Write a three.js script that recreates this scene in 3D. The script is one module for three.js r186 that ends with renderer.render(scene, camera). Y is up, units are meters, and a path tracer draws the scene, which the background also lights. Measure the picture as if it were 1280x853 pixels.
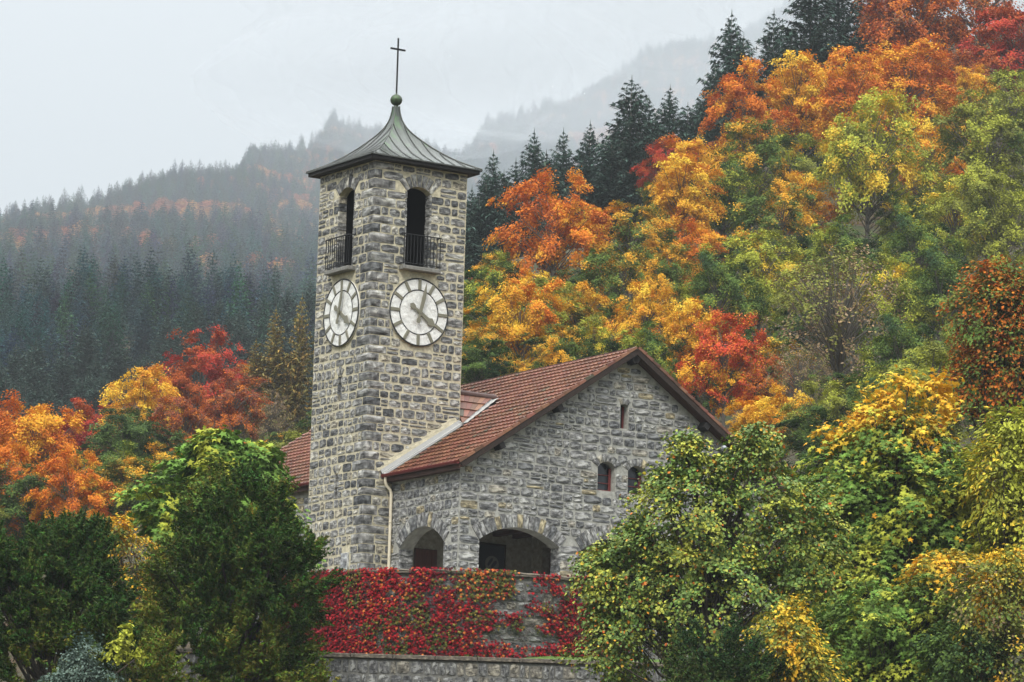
import * as THREE from 'three';
import { mergeGeometries } from 'three/addons/utils/BufferGeometryUtils.js';

// ---------------------------------------------------------------- camera, sky, sun, exposure, haze
const scene = new THREE.Scene();
const F = 5300;                                   // focal length of the photograph in its own pixels
const camera = new THREE.PerspectiveCamera(2 * Math.atan(426.5 / F) * 180 / Math.PI, 1280 / 853, 1, 30000);
const PITCH = THREE.MathUtils.degToRad(9.63), ROLL = THREE.MathUtils.degToRad(1.68);
camera.rotation.set(PITCH, 0, ROLL, 'YXZ');
camera.position.set(0, 0, 0);
scene.add(camera);

{
  const w = 64, h = 32, d = new Float32Array(w * h * 4), S = 1.75;
  for (let j = 0; j < h; j++) for (let i = 0; i < w; i++) {
    const el = Math.sin(Math.PI * ((j + 0.5) / h - 0.5)), b = S * (0.16 + 1.42 * Math.pow(Math.max(0, el), 1.2)), o = 4 * (j * w + i);
    d[o] = b * 0.985; d[o + 1] = b; d[o + 2] = b * 1.01; d[o + 3] = 1;
  }
  const sky = new THREE.DataTexture(d, w, h, THREE.RGBAFormat, THREE.FloatType);
  sky.mapping = THREE.EquirectangularReflectionMapping; sky.magFilter = sky.minFilter = THREE.LinearFilter;
  sky.needsUpdate = true;
  scene.background = sky; scene.environment = sky;
}
const sun = new THREE.DirectionalLight(new THREE.Color().setRGB(1, 0.96, 0.9), 2.4);
sun.position.set(-45, 190, 5); sun.target.position.set(0, 20, -150);
sun.castShadow = true; sun.shadow.radius = 26; sun.shadow.mapSize.set(4096, 4096);
Object.assign(sun.shadow.camera, { left: -150, right: 150, top: 150, bottom: -150, near: 1, far: 700 });
scene.add(sun, sun.target);
scene.fog = new THREE.FogExp2(new THREE.Color().setRGB(0.855, 0.935, 1.0), 0.00019);

const renderer = new THREE.WebGLRenderer({ antialias: true });
renderer.toneMapping = THREE.LinearToneMapping;
renderer.toneMappingExposure = 1.92;
renderer.shadowMap.enabled = true;

// ---------------------------------------------------------------- small helpers
const V3 = (x, y, z) => new THREE.Vector3(x, y, z);
function rng(seed) { let a = seed >>> 0; return () => { a = (a + 0x6D2B79F5) | 0; let t = Math.imul(a ^ (a >>> 15), 1 | a); t = (t + Math.imul(t ^ (t >>> 7), 61 | t)) ^ t; return ((t ^ (t >>> 14)) >>> 0) / 4294967296; }; }
function hash3(x, y, z) { let h = Math.imul(x | 0, 374761393) + Math.imul(y | 0, 668265263) + Math.imul(z | 0, 2147483647 ^ 0x5bd1e995); h = Math.imul(h ^ (h >>> 13), 1274126177); return ((h ^ (h >>> 16)) >>> 0) / 4294967296; }
const sm = (t) => t * t * (3 - 2 * t), lerp = (a, b, t) => a + (b - a) * t, clamp = (x, a, b) => Math.min(b, Math.max(a, x));
function noise3(x, y, z) {
  const i = Math.floor(x), j = Math.floor(y), k = Math.floor(z), u = sm(x - i), v = sm(y - j), w = sm(z - k);
  const g = (a, b, c) => hash3(i + a, j + b, k + c);
  return lerp(lerp(lerp(g(0, 0, 0), g(1, 0, 0), u), lerp(g(0, 1, 0), g(1, 1, 0), u), v), lerp(lerp(g(0, 0, 1), g(1, 0, 1), u), lerp(g(0, 1, 1), g(1, 1, 1), u), v), w);
}
function tileNoise(x, y, p, s) { // repeats every p cells
  const i = Math.floor(x), j = Math.floor(y), u = sm(x - i), v = sm(y - j), m = (n) => ((n % p) + p) % p, g = (a, b) => hash3(m(i + a), m(j + b), s);
  return lerp(lerp(g(0, 0), g(1, 0), u), lerp(g(0, 1), g(1, 1), u), v);
}
function fbmTex(n, s, cells, oct, stretchX = 1, stretchY = 1) {
  const f = new Float32Array(n * n);
  let lo = 9, hi = -9;
  for (let y = 0; y < n; y++) for (let x = 0; x < n; x++) {
    let v = 0, a = 0.5, c = cells;
    for (let o = 0; o < oct; o++) { v += a * tileNoise(x / n * c * stretchX, y / n * c * stretchY, c * Math.max(stretchX, stretchY), s + o * 17); a *= 0.55; c *= 2; }
    f[y * n + x] = v; if (v < lo) lo = v; if (v > hi) hi = v;
  }
  for (let i = 0; i < f.length; i++) f[i] = (f[i] - lo) / (hi - lo);
  return f;
}
function texFrom(n, fn, srgb) {
  const d = new Uint8Array(n * n * 4);
  for (let i = 0; i < n * n; i++) { const c = fn(i); d[4 * i] = clamp(c[0], 0, 255); d[4 * i + 1] = clamp(c[1], 0, 255); d[4 * i + 2] = clamp(c[2], 0, 255); d[4 * i + 3] = 255; }
  const t = new THREE.DataTexture(d, n, n, THREE.RGBAFormat);
  t.wrapS = t.wrapT = THREE.RepeatWrapping; t.magFilter = THREE.LinearFilter; t.minFilter = THREE.LinearMipmapLinearFilter; t.generateMipmaps = true;
  if (srgb) t.colorSpace = THREE.SRGBColorSpace;
  t.needsUpdate = true; return t;
}
const rgb = (r, g, b) => new THREE.Color().setRGB(r, g, b);
const taken = {};
function numbered(name) { const n = taken[name] = (taken[name] ?? -1) + 1; return n ? `${name}_${String(n).padStart(3, '0')}` : name; }
function tag(o, label, category, group, kind) { if (label) o.userData.label = label; if (category) o.userData.category = category; if (group) o.userData.group = group; if (kind) o.userData.kind = kind; return o; }
function thing(name, label, category, group, pos = [0, 0, 0], turn = 0) {
  const g = new THREE.Group(); g.name = numbered(name); g.position.set(...pos); g.rotation.y = turn; scene.add(g);
  return tag(g, label, category, group);
}
function part(name, geo, mat, parent, pos) { const m = new THREE.Mesh(geo, mat); m.name = name; if (pos) m.position.set(...pos); parent.add(m); return m; }
function structure(name, geo, mat, label) { const m = new THREE.Mesh(geo, mat); m.name = numbered(name); scene.add(m); return tag(m, label, null, null, 'structure'); }

// a builder of raw triangles with colours
class Tri {
  constructor() { this.p = []; this.c = []; this.i = []; this.uv = []; }
  v(x, y, z, c, u = 0, w = 0) { this.p.push(x, y, z); if (c) this.c.push(c[0], c[1], c[2]); this.uv.push(u, w); return this.p.length / 3 - 1; }
  t(a, b, c) { this.i.push(a, b, c); }
  q(a, b, c, d) { this.i.push(a, b, c, a, c, d); }
  geo(smooth) {
    const g = new THREE.BufferGeometry();
    g.setAttribute('position', new THREE.Float32BufferAttribute(this.p, 3));
    g.setAttribute('uv', new THREE.Float32BufferAttribute(this.uv, 2));
    if (this.c.length) g.setAttribute('color', new THREE.Float32BufferAttribute(this.c, 3));
    g.setIndex(this.i);
    if (smooth) g.computeVertexNormals();
    return g;
  }
}
function box(x0, x1, y0, y1, z0, z1, bev = 0) {
  let g;
  if (bev) {
    const s = new THREE.Shape(), w = x1 - x0, h = y1 - y0;
    s.moveTo(bev, bev); s.lineTo(w - bev, bev); s.lineTo(w - bev, h - bev); s.lineTo(bev, h - bev); s.closePath();
    g = new THREE.ExtrudeGeometry(s, { depth: z1 - z0 - 2 * bev, bevelEnabled: true, bevelThickness: bev, bevelSize: bev, bevelSegments: 1 });
    g.translate(x0, y0, z0 + bev);
  } else { g = new THREE.BoxGeometry(x1 - x0, y1 - y0, z1 - z0); g.translate((x0 + x1) / 2, (y0 + y1) / 2, (z0 + z1) / 2); }
  return g;
}
// box whose faces carry uv in metres
function uvBox(x0, x1, y0, y1, z0, z1) {
  const g = box(x0, x1, y0, y1, z0, z1), p = g.attributes.position, n = g.attributes.normal, u = g.attributes.uv;
  for (let i = 0; i < p.count; i++) {
    const ax = Math.abs(n.getX(i)), ay = Math.abs(n.getY(i));
    if (ax > 0.5) u.setXY(i, p.getZ(i), p.getY(i)); else if (ay > 0.5) u.setXY(i, p.getX(i), p.getZ(i)); else u.setXY(i, p.getX(i), p.getY(i));
  }
  return g;
}
function tube(points, r0, r1, seg, T, col, closedEnd) { // tapered tube along points, into Tri T
  const n = points.length, rings = [];
  let side = V3(1, 0, 0);
  for (let k = 0; k < n; k++) {
    const d = points[Math.min(n - 1, k + 1)].clone().sub(points[Math.max(0, k - 1)]).normalize();
    side.sub(d.clone().multiplyScalar(side.dot(d))); if (side.lengthSq() < 1e-4) side.set(d.y, -d.x, 0.3); side.normalize();
    const up = d.clone().cross(side), r = lerp(r0, r1, k / (n - 1)), ring = [];
    for (let s = 0; s < seg; s++) {
      const a = s / seg * 2 * Math.PI, q = points[k].clone().addScaledVector(side, r * Math.cos(a)).addScaledVector(up, r * Math.sin(a));
      ring.push(T.v(q.x, q.y, q.z, col, s / seg, k));
    }
    rings.push(ring);
  }
  for (let k = 0; k + 1 < n; k++) for (let s = 0; s < seg; s++) T.q(rings[k][s], rings[k][(s + 1) % seg], rings[k + 1][(s + 1) % seg], rings[k + 1][s]);
  if (closedEnd) for (let s = 1; s + 1 < seg; s++) { T.t(rings[n - 1][0], rings[n - 1][s], rings[n - 1][s + 1]); T.t(rings[0][0], rings[0][s + 1], rings[0][s]); }
}
// direction of a photograph pixel, and the point on it at a horizontal distance
function ray(px, py) {
  const U = px - 640, W = 426.5 - py, c = Math.cos(ROLL), s = Math.sin(ROLL), u = U * c - W * s, v = U * s + W * c;
  return V3(u, Math.cos(PITCH) * v + Math.sin(PITCH) * F, Math.sin(PITCH) * v - Math.cos(PITCH) * F);
}
function at(px, py, D) { const d = ray(px, py); return d.multiplyScalar(D / Math.hypot(d.x, d.z)); }

// ---------------------------------------------------------------- materials
const fA = fbmTex(256, 11, 6, 5), fB = fbmTex(256, 53, 14, 4), fC = fbmTex(256, 91, 4, 5, 1, 4);
const stoneMap = texFrom(256, (i) => { const v = 118 + 140 * fA[i] + 110 * (fC[i] - 0.5) + 70 * (fB[i] - 0.5); const k = fC[i] > 0.66 ? 30 : 0; return [v + k, v + k, v + k * 0.8]; }, true);
const stoneBump = texFrom(256, (i) => { const v = 255 * (0.55 * fC[i] + 0.3 * fA[i] + 0.15 * fB[i]); return [v, v, v]; });
const mortarMap = texFrom(256, (i) => { const v = 205 + 50 * (fB[i] - 0.5) + 40 * (fA[i] - 0.5); return [v, v, v - 4]; }, true);
const limeMap = texFrom(256, (i) => { const v = 236 + 30 * (fB[i] - 0.5) + 34 * (fA[i] - 0.5); return [v, v, v - 3]; }, true);
const fineBump = texFrom(256, (i) => { const v = 255 * (0.5 * fB[i] + 0.5 * fA[i]); return [v, v, v]; });
const woodMap = (() => { const f = fbmTex(256, 7, 3, 5, 12, 1); return texFrom(256, (i) => { const v = 150 + 105 * f[i]; return [v, v * 0.97, v * 0.93]; }, true); })();
const S = (o) => new THREE.MeshStandardMaterial(o);
const stoneMat = (c) => S({ color: c, map: stoneMap, bumpMap: stoneBump, bumpScale: 0.035, roughness: 0.92 });
const towerStone = [[.25, .25, .245], [.31, .31, .30], [.38, .375, .36], [.46, .45, .425], [.54, .53, .495], [.66, .63, .55], [.56, .51, .40], [.155, .16, .165]].map((c) => stoneMat(rgb(...c)));
const towerPick = [0, 0, 0, 7, 7, 1, 1, 1, 2, 2, 2, 3, 3, 3, 4, 4, 4, 5, 5, 6];
const naveStone = [[.34, .34, .335], [.42, .415, .405], [.49, .485, .47], [.55, .545, .52], [.26, .265, .27], [.56, .48, .31], [.53, .49, .41]].map((c) => stoneMat(rgb(...c)));
const navePick = [0, 0, 0, 1, 1, 1, 1, 2, 2, 2, 3, 3, 4, 4, 5, 6];
const M = {
  towerMortar: S({ color: rgb(.86, .78, .58), map: mortarMap, bumpMap: fineBump, bumpScale: .012, roughness: .95 }),
  wallMortar: S({ color: rgb(.26, .255, .24), map: mortarMap, bumpMap: fineBump, bumpScale: .012, roughness: .95 }),
  naveMortar: S({ color: rgb(.58, .57, .53), map: mortarMap, bumpMap: fineBump, bumpScale: .012, roughness: .95 }),
  slab: S({ color: rgb(.34, .33, .31), map: mortarMap, bumpMap: fineBump, bumpScale: .01, roughness: .9 }),
  coping: S({ color: rgb(.27, .23, .18), map: stoneMap, bumpMap: fineBump, bumpScale: .01, roughness: .9 }),
  iron: S({ color: rgb(.012, .012, .013), roughness: .55, metalness: .4 }),
  darkWood: S({ color: rgb(.045, .026, .018), map: woodMap, roughness: .8 }),
  soffit: S({ color: rgb(.10, .045, .032), map: woodMap, roughness: .75 }),
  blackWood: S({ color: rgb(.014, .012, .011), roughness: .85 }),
  clockWhite: S({ color: rgb(.9, .9, .88), map: limeMap, bumpMap: fineBump, bumpScale: .03, roughness: .85 }),
  clockBlack: S({ color: rgb(.015, .015, .016), roughness: .6 }),
  clockMark: S({ color: rgb(.20, .19, .135), roughness: .5, metalness: .2 }),
  white: S({ color: rgb(.8, .8, .8), map: mortarMap, roughness: .5 }),
  cream: S({ color: rgb(.74, .66, .50), roughness: .5 }),
  gutter: S({ color: rgb(.20, .03, .03), roughness: .4, metalness: .3 }),
  tile: S({ vertexColors: true, roughness: .42 }),
  tileDark: S({ color: rgb(.10, .06, .052), roughness: .6 }),
  plaster: S({ color: rgb(.50, .46, .39), map: mortarMap, roughness: .95 }),
  door: S({ color: rgb(.13, .04, .025), map: woodMap, roughness: .6 }),
  frameRed: S({ color: rgb(.15, .025, .022), roughness: .55 }),
  glass: new THREE.MeshPhysicalMaterial({ color: rgb(.02, .024, .03), roughness: .12 }),
  board: S({ color: rgb(.02, .024, .034), roughness: .6 }),
  roundel: S({ color: rgb(.13, .13, .12), roughness: .8 }),
  plaque: S({ color: rgb(.60, .61, .62), map: stoneMap, roughness: .5 }),
  bark: S({ color: rgb(.10, .085, .07), map: woodMap, roughness: .95 }),
  barkGrey: S({ color: rgb(.24, .23, .21), map: woodMap, roughness: .95 }),
  leaf: new THREE.MeshPhysicalMaterial({ vertexColors: true, roughness: 1, transmission: .13, thickness: 0, specularIntensity: .25 }),
  gloss: new THREE.MeshPhysicalMaterial({ vertexColors: true, roughness: .55, specularIntensity: .6 }),
  needle: new THREE.MeshPhysicalMaterial({ vertexColors: true, roughness: .9, specularIntensity: .2 }),
};
const patina = (() => {
  const f = fbmTex(256, 131, 5, 5), g = fbmTex(256, 171, 3, 4, 6, 1);
  return texFrom(256, (i) => { const k = clamp((f[i] * 0.6 + g[i] * 0.5 - 0.6) * 4, 0, 1), b = 120 + 60 * g[i]; return [lerp(b, 150, k), lerp(b * 1.02, 178, k), lerp(b * 0.98, 140, k)]; }, true);
})();
M.copper = S({ color: rgb(.36, .375, .36), map: patina, roughness: .27, metalness: .85 });
M.copperDark = S({ color: rgb(.10, .105, .095), roughness: .5, metalness: .5 });
M.patinaBall = S({ color: rgb(.22, .27, .19), map: patina, roughness: .5, metalness: .4 });

// ---------------------------------------------------------------- masonry
const mergedStone = S({ vertexColors: true, map: stoneMap, bumpMap: stoneBump, bumpScale: 0.035, roughness: 0.92 });
function stoneGeo(seed) { // a rough-faced block, 1 x 1 across, its face between 0.4 and 1
  const R = rng(seed), T = new Tri(), nx = 5, ny = 4, id = [], uo = R() * 3, vo = R() * 3, ring = [];
  const bulge = 0.12 + R() * 0.22, tilt = (R() - .5) * .5, tiltY = (R() - .5) * .5;
  for (let j = 0; j < ny; j++) for (let i = 0; i < nx; i++) {
    const e = i === 0 || j === 0 || i === nx - 1 || j === ny - 1, c = (i === 0 || i === nx - 1) && (j === 0 || j === ny - 1);
    let x = i / (nx - 1) - .5, y = j / (ny - 1) - .5, z = .5 + bulge * (R() * 1.1 - .2) + tilt * x + tiltY * y + (R() < .2 ? .3 : 0);
    if (e) { z = .3 + R() * .14; x *= 1 - R() * .1 - (c ? .07 : 0); y *= 1 - R() * .16 - (c ? .12 : 0); } else { x += (R() - .5) * .14; y += (R() - .5) * .16; }
    id.push(T.v(x, y, z, null, x * .55 + uo, y * .35 + vo));
  }
  for (let j = 0; j + 1 < ny; j++) for (let i = 0; i + 1 < nx; i++) {
    const a = id[j * nx + i], b = id[j * nx + i + 1], c = id[(j + 1) * nx + i + 1], d = id[(j + 1) * nx + i];
    if (R() < .5) { T.t(a, b, c); T.t(a, c, d); } else { T.t(a, b, d); T.t(b, c, d); }
  }
  for (let i = 0; i < nx; i++) ring.push(id[i]);
  for (let j = 1; j < ny; j++) ring.push(id[j * nx + nx - 1]);
  for (let i = nx - 2; i >= 0; i--) ring.push(id[(ny - 1) * nx + i]);
  for (let j = ny - 2; j > 0; j--) ring.push(id[j * nx]);
  const back = ring.map((k) => T.v(T.p[3 * k], T.p[3 * k + 1], -.6, null, T.uv[2 * k], T.uv[2 * k + 1]));
  for (let k = 0; k < ring.length; k++) { const n = (k + 1) % ring.length; T.q(ring[k], back[k], back[n], ring[n]); }
  const g = T.geo().toNonIndexed(); g.computeVertexNormals(); return g;
}
const stoneGeos = Array.from({ length: 16 }, (_, k) => stoneGeo(100 + k * 7));
function frame(o, U, N) { const m = new THREE.Matrix4().makeBasis(U, V3(0, 1, 0), N); m.setPosition(o); return m; }
class Masonry {
  constructor(mats, pick, seed, depth = .034) { this.mats = mats; this.pick = pick; this.R = rng(seed); this.list = []; this.depth = depth; }
  add(m4, u, v, w, h, weight = 1, depth = this.depth) {
    const R = this.R; v += .07 * (noise3(u * 1.1, v * 1.3, 4.5) - .5); h *= .93 + .1 * R(); w *= .97 + .05 * R();
    const m = m4.clone().multiply(new THREE.Matrix4().compose(V3(u, v, 0), new THREE.Quaternion().setFromAxisAngle(V3(0, 0, 1), (R() - .5) * .07), V3(w * (R() < .5 ? 1 : 1), h, depth * (.75 + R() * .6))));
    this.list.push({ m, geo: stoneGeos[Math.floor(R() * stoneGeos.length)], mat: this.pick[Math.floor(R() * this.pick.length)], a: w * h * weight, name: 'stone' });
  }
  own(geo, weight, name = 'stone', matI) { this.list.push({ m: new THREE.Matrix4(), geo, mat: matI ?? this.pick[Math.floor(this.R() * this.pick.length)], a: weight, name }); }
  build(parent, limit = 300) {
    this.list.sort((p, q) => q.a - p.a);
    const rest = [];
    this.list.forEach((s, k) => {
      if (k < limit) { const o = part(s.name, s.geo, this.mats[s.mat], parent); s.m.decompose(o.position, o.quaternion, o.scale); return; }
      const g = s.geo.clone().applyMatrix4(s.m), c = this.mats[s.mat].color, n = g.attributes.position.count, col = new Float32Array(n * 3);
      for (let i = 0; i < n; i++) { col[3 * i] = c.r; col[3 * i + 1] = c.g; col[3 * i + 2] = c.b; }
      g.setAttribute('color', new THREE.BufferAttribute(col, 3)); rest.push(g.index ? g.toNonIndexed() : g);
    });
    if (rest.length) { const o = part('small_stones', mergeGeometries(rest), mergedStone, parent); o.userData.kind = 'stuff'; }
  }
  // coursed rubble between u0 and u1; free(va, vb) gives the spans of a course that take stone
  courses(m4, heights, v0, free, weight, wmin, wmax, joint = .04) {
    const R = this.R; let v = v0;
    heights.forEach((h, row) => {
      for (const [a, b] of free(v, v + h, row)) {
        let u = a;
        while (b - u > .1) {
          let w = wmin + (wmax - wmin) * Math.pow(R(), 1.3); w = Math.max(w, h * .7);
          if (b - u - w < wmin * .75) w = b - u;
          if (w > wmax * 1.35) w /= 2;
          const put = (uu, vv, ww, hh) => { if (ww > joint * 1.8 && hh > joint * 1.8) this.add(m4, uu + ww / 2, vv + hh / 2, ww - joint, hh - joint, weight); };
          const k = R();
          if (k < .16 && h > .22) { const s = h * (.35 + R() * .3); put(u, v, w, s); if (w > .45 && R() < .6) { const c = w * (.35 + R() * .3); put(u, v + s, c, h - s); put(u + c, v + s, w - c, h - s); } else put(u, v + s, w, h - s); }
          else put(u, v + (R() - .5) * .012, w, h * (.95 + R() * .07));
          u += w;
        }
      }
      v += h;
    });
  }
}
function courseHeights(total, lo, hi, R) { const a = []; let s = 0; while (s < total) { const h = lo + (hi - lo) * R(); a.push(h); s += h; } const k = total / s; return a.map((h) => h * k); }
// an opening with a segmental head: half width hw, springing at vs, rise
function archOf(uc, hw, v0, vs, rise, ring) { const r = (hw * hw + rise * rise) / (2 * rise); return { uc, hw, v0, vs, rise, ring, r, vc: vs + rise - r, ang: Math.asin(Math.min(1, hw / r)) }; }
function archPath(a, Ctor = THREE.Path) { const p = new Ctor(); p.moveTo(a.uc - a.hw, a.v0); p.lineTo(a.uc + a.hw, a.v0); p.lineTo(a.uc + a.hw, a.vs); for (let k = 1; k <= 14; k++) { const t = a.ang - 2 * a.ang * k / 14; p.lineTo(a.uc + a.r * Math.sin(t), a.vc + a.r * Math.cos(t)); } p.closePath(); return p; }
function archBlock(a, va, vb) { // span that an arch and its ring take out of a course
  const vm = (va + vb) / 2;
  if (vb < a.v0 + .02 || vm > a.vs + a.rise + a.ring) return null;
  if (vm < a.vs) return [a.uc - a.hw - .005, a.uc + a.hw + .005];
  const ro = a.r + a.ring, d = vm - a.vc; if (d >= ro) return null;
  const x = Math.min(Math.sqrt(ro * ro - d * d), ro * Math.sin(a.ang + .03)); return [a.uc - x - .02, a.uc + x + .02];
}
function cut(span, blocks) { let s = [span]; for (const b of blocks) if (b) s = s.flatMap(([p, q]) => b[1] <= p || b[0] >= q ? [[p, q]] : [[p, Math.max(p, b[0])], [Math.min(q, b[1]), q]]); return s.filter(([p, q]) => q - p > .05); }
function wedge(R, a, t0, t1, depth, back) { // one arch stone between two angles
  const T = new Tri(), g = .012 / a.r, r0 = a.r + .004, r1 = a.r + a.ring * (.88 + R() * .2), o = R() * 3, rows = 3, cols = 3, id = [];
  t0 += g; t1 -= g;
  const P = (r, t, z) => T.v(a.uc + r * Math.sin(t), a.vc + r * Math.cos(t), z, null, r * 1.2 + o, t * a.r * 1.2 + o);
  for (let j = 0; j <= rows; j++) for (let i = 0; i <= cols; i++) { const e = i === 0 || j === 0 || i === cols || j === rows; id.push(P(lerp(r0, r1, j / rows), lerp(t0, t1, i / cols), e ? depth * .45 + R() * .006 : depth * (.7 + R() * .5))); }
  const W = cols + 1;
  for (let j = 0; j < rows; j++) for (let i = 0; i < cols; i++) T.q(id[j * W + i], id[(j + 1) * W + i], id[(j + 1) * W + i + 1], id[j * W + i + 1]);
  const bk = [P(r0, t0, back), P(r0, t1, back), P(r1, t1, back), P(r1, t0, back)];
  T.q(bk[0], bk[1], id[cols], id[0]); T.q(bk[2], bk[3], id[rows * W], id[rows * W + cols]); T.q(bk[3], bk[0], id[0], id[rows * W]); T.q(bk[1], bk[2], id[rows * W + cols], id[cols]);
  const out = T.geo().toNonIndexed(); out.computeVertexNormals(); return out;
}
function voussoirs(ms, m4, a, n, weight, back = -.45) { for (let k = 0; k < n; k++) { const j = (x) => x; ms.own(wedge(ms.R, a, j(-a.ang + 2 * a.ang * k / n), j(-a.ang + 2 * a.ang * (k + 1) / n), ms.depth, back).applyMatrix4(m4), weight, 'arch_stone'); } }
function jamb(ms, m4, u, side, v0, v1, deep, hCourse, weight) { // blocks that line the side of an opening
  let v = v0; const R = ms.R;
  while (v < v1 - .05) {
    const h = Math.min(v1 - v, hCourse * (.7 + R() * .6)), w = .02 + R() * .02;
    const g = box(side > 0 ? u - w : u - .05, side > 0 ? u + .05 : u + w, v + .012, v + h - .012, -deep, .012, .012);
    const p = g.attributes.position, uv = g.attributes.uv; for (let i = 0; i < p.count; i++) uv.setXY(i, p.getZ(i) * 1.3 + v, p.getY(i) * 1.3);
    ms.own(g.applyMatrix4(m4), weight * h * .3, 'jamb_stone'); v += h;
  }
}
function wallPanel(outline, holes, t, m4) { // a wall with real openings, its outer face at n = 0
  const s = new THREE.Shape(outline.map(([x, y]) => new THREE.Vector2(x, y))); s.holes.push(...holes);
  const g = new THREE.ExtrudeGeometry(s, { depth: t, bevelEnabled: false }); g.translate(0, 0, -t); return g.applyMatrix4(m4);
}

// ---------------------------------------------------------------- bell tower: local x along its clock face towards the gable, z towards the porch
const BASE = V3(-4.69, 14.04, -137.37), TURN = Math.PI / 2 - 57.29 * Math.PI / 180;
const W = 3.6, EH = 15.21;
const faceR = frame(V3(0, 0, 0), V3(1, 0, 0), V3(0, 0, 1)), faceL = frame(V3(0, 0, 0), V3(0, 0, 1), V3(-1, 0, 0));
const tower = thing('bell_tower', 'tall square bell tower of grey rubble stone with two white clocks and a copper roof', 'bell tower', null, BASE.toArray(), TURN);
{
  const R = rng(5), ms = new Masonry(towerStone, towerPick, 77);
  const belR = archOf(1.72, .475, 11.78, 14.33, .2, .42), belL = archOf(-1.78, .5, 11.78, 14.36, .2, .42);
  const slits = [[-1.8, 7.33, 8.16], [-1.8, 4.06, 4.89]], slitHW = .1;
  const rect = (u0, u1, v0, v1) => new THREE.Path([[u0, v0], [u1, v0], [u1, v1], [u0, v1]].map(([x, y]) => new THREE.Vector2(x, y)));
  const t = .3;
  part('wall', mergeGeometries([
    wallPanel([[0, -1], [W, -1], [W, EH], [0, EH]], [archPath(belR)], t, faceR),
    wallPanel([[-W, -1], [-t, -1], [-t, EH], [-W, EH]].map(([u, v]) => [u, v]), [archPath(belL), ...slits.map(([u, a, b]) => rect(u - slitHW, u + slitHW, a, b))], t, faceL),
    wallPanel([[t, -1], [W, -1], [W, EH], [t, EH]], [], t, frame(V3(0, 0, -W + t), V3(1, 0, 0), V3(0, 0, 1))),
    wallPanel([[-W + t, -1], [-t, -1], [-t, EH], [-W + t, EH]], [], t, frame(V3(W - t, 0, 0), V3(0, 0, 1), V3(-1, 0, 0))),
  ].map((g) => { g.deleteAttribute('uv'); const p = g.attributes.position, n = g.attributes.normal, uv = new Float32Array(p.count * 2); for (let i = 0; i < p.count; i++) { uv[2 * i] = Math.abs(n.getX(i)) > .5 ? p.getZ(i) : p.getX(i); uv[2 * i + 1] = p.getY(i); } g.setAttribute('uv', new THREE.BufferAttribute(uv, 2)); return g; })), M.towerMortar, tower);
  // black lining added behind the openings, its colour standing in for shade, floor included
  part('added_shade_lining', mergeGeometries([box(.75, .8, 11.4, EH, -W + .7, -.7), box(.7, W - .7, 11.4, EH, -W + .62, -W + .68), box(W - .7, W - .65, 11.4, EH, -W + .7, -.7), box(.6, W - .6, 11.3, 11.4, -W + .6, -.6)].slice(1)), M.blackWood, tower);
  const hs = courseHeights(EH - .02, .25, .36, R);
  let v = 0; const quoin = [];
  hs.forEach((h, i) => { // corner blocks, long and short in turn
    const big = .5 + R() * .4, small = .26 + R() * .22, a = i % 2 ? big : small, b = i % 2 ? small : big * .95; quoin.push([a, b]);
    const T = new Tri(), path = [], p = .045, o = R() * 5;
    for (let k = 0; k <= 3; k++) path.push([-1, 0, lerp(-b + .02, 0, k / 3)]);
    for (let k = 1; k <= 3; k++) path.push([1, lerp(0, a - .02, k / 3), 0]);
    const rows = 4, id = [];
    for (let j = 0; j < rows; j++) for (let k = 0; k < path.length; k++) {
      const [s, x, z] = path[k], e = j === 0 || j === rows - 1 || k === 0 || k === path.length - 1, d = e ? p * (.15 + R() * .25) : p * (.6 + R() * .75);
      const c = k === 3; id.push(T.v((s < 0 || c ? -d * (c ? .8 : 1) : x), v + .016 + (h - .032) * (j / (rows - 1)) + (e ? 0 : (R() - .5) * .03), (s > 0 || c ? d * (c ? .8 : 1) : z), null, (k + o) * .16, (v + j * .1) * .5));
    }
    const n = path.length;
    for (let j = 0; j + 1 < rows; j++) for (let k = 0; k + 1 < n; k++) T.q(id[j * n + k], id[j * n + k + 1], id[(j + 1) * n + k + 1], id[(j + 1) * n + k]);
    const inn = path.map(([s, x, z], k) => [T.v(s < 0 ? .05 : x, v + .016, s > 0 ? -.05 : z, null, k * .16, v), T.v(s < 0 ? .05 : x, v + h - .016, s > 0 ? -.05 : z, null, k * .16, v + .3)]);
    inn[3] = [T.v(.05, v + .016, -.05, null, 0, 0), T.v(.05, v + h - .016, -.05, null, 0, 0)];
    for (let k = 0; k + 1 < n; k++) { T.q(inn[k][0], inn[k + 1][0], id[k + 1], id[k]); T.q(id[(rows - 1) * n + k], id[(rows - 1) * n + k + 1], inn[k + 1][1], inn[k][1]); }
    T.q(inn[0][0], id[0], id[(rows - 1) * n], inn[0][1]); T.q(id[n - 1], inn[n - 1][0], inn[n - 1][1], id[rows * n - 1]);
    const g = T.geo().toNonIndexed(); g.computeVertexNormals();
    ms.own(g, .5, 'corner_stone', [0, 1, 1, 2, 2, 3, 7, 3, 4, 4][Math.floor(R() * 10)]);
    v += h;
  });
  const clockCut = (uc) => (va, vb) => { const d = Math.max(0, Math.max(va - 10.3, 10.3 - vb)), q = 1.12; return d < q ? [uc - Math.sqrt(q * q - d * d), uc + Math.sqrt(q * q - d * d)] : null; };
  const cR = clockCut(1.83), cL = clockCut(-1.78);
  const sillBlock = (a, b) => (va, vb) => vb > 11.66 && va < 11.78 ? [a, b] : null, sR = sillBlock(1.03, 2.5), sL = sillBlock(-2.62, -1.05);
  ms.courses(faceR, hs, 0, (va, vb, row) => cut([quoin[row][0], W], [archBlock(belR, va, vb), cR(va, vb), sR(va, vb)]), .84, .26, .74);
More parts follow.
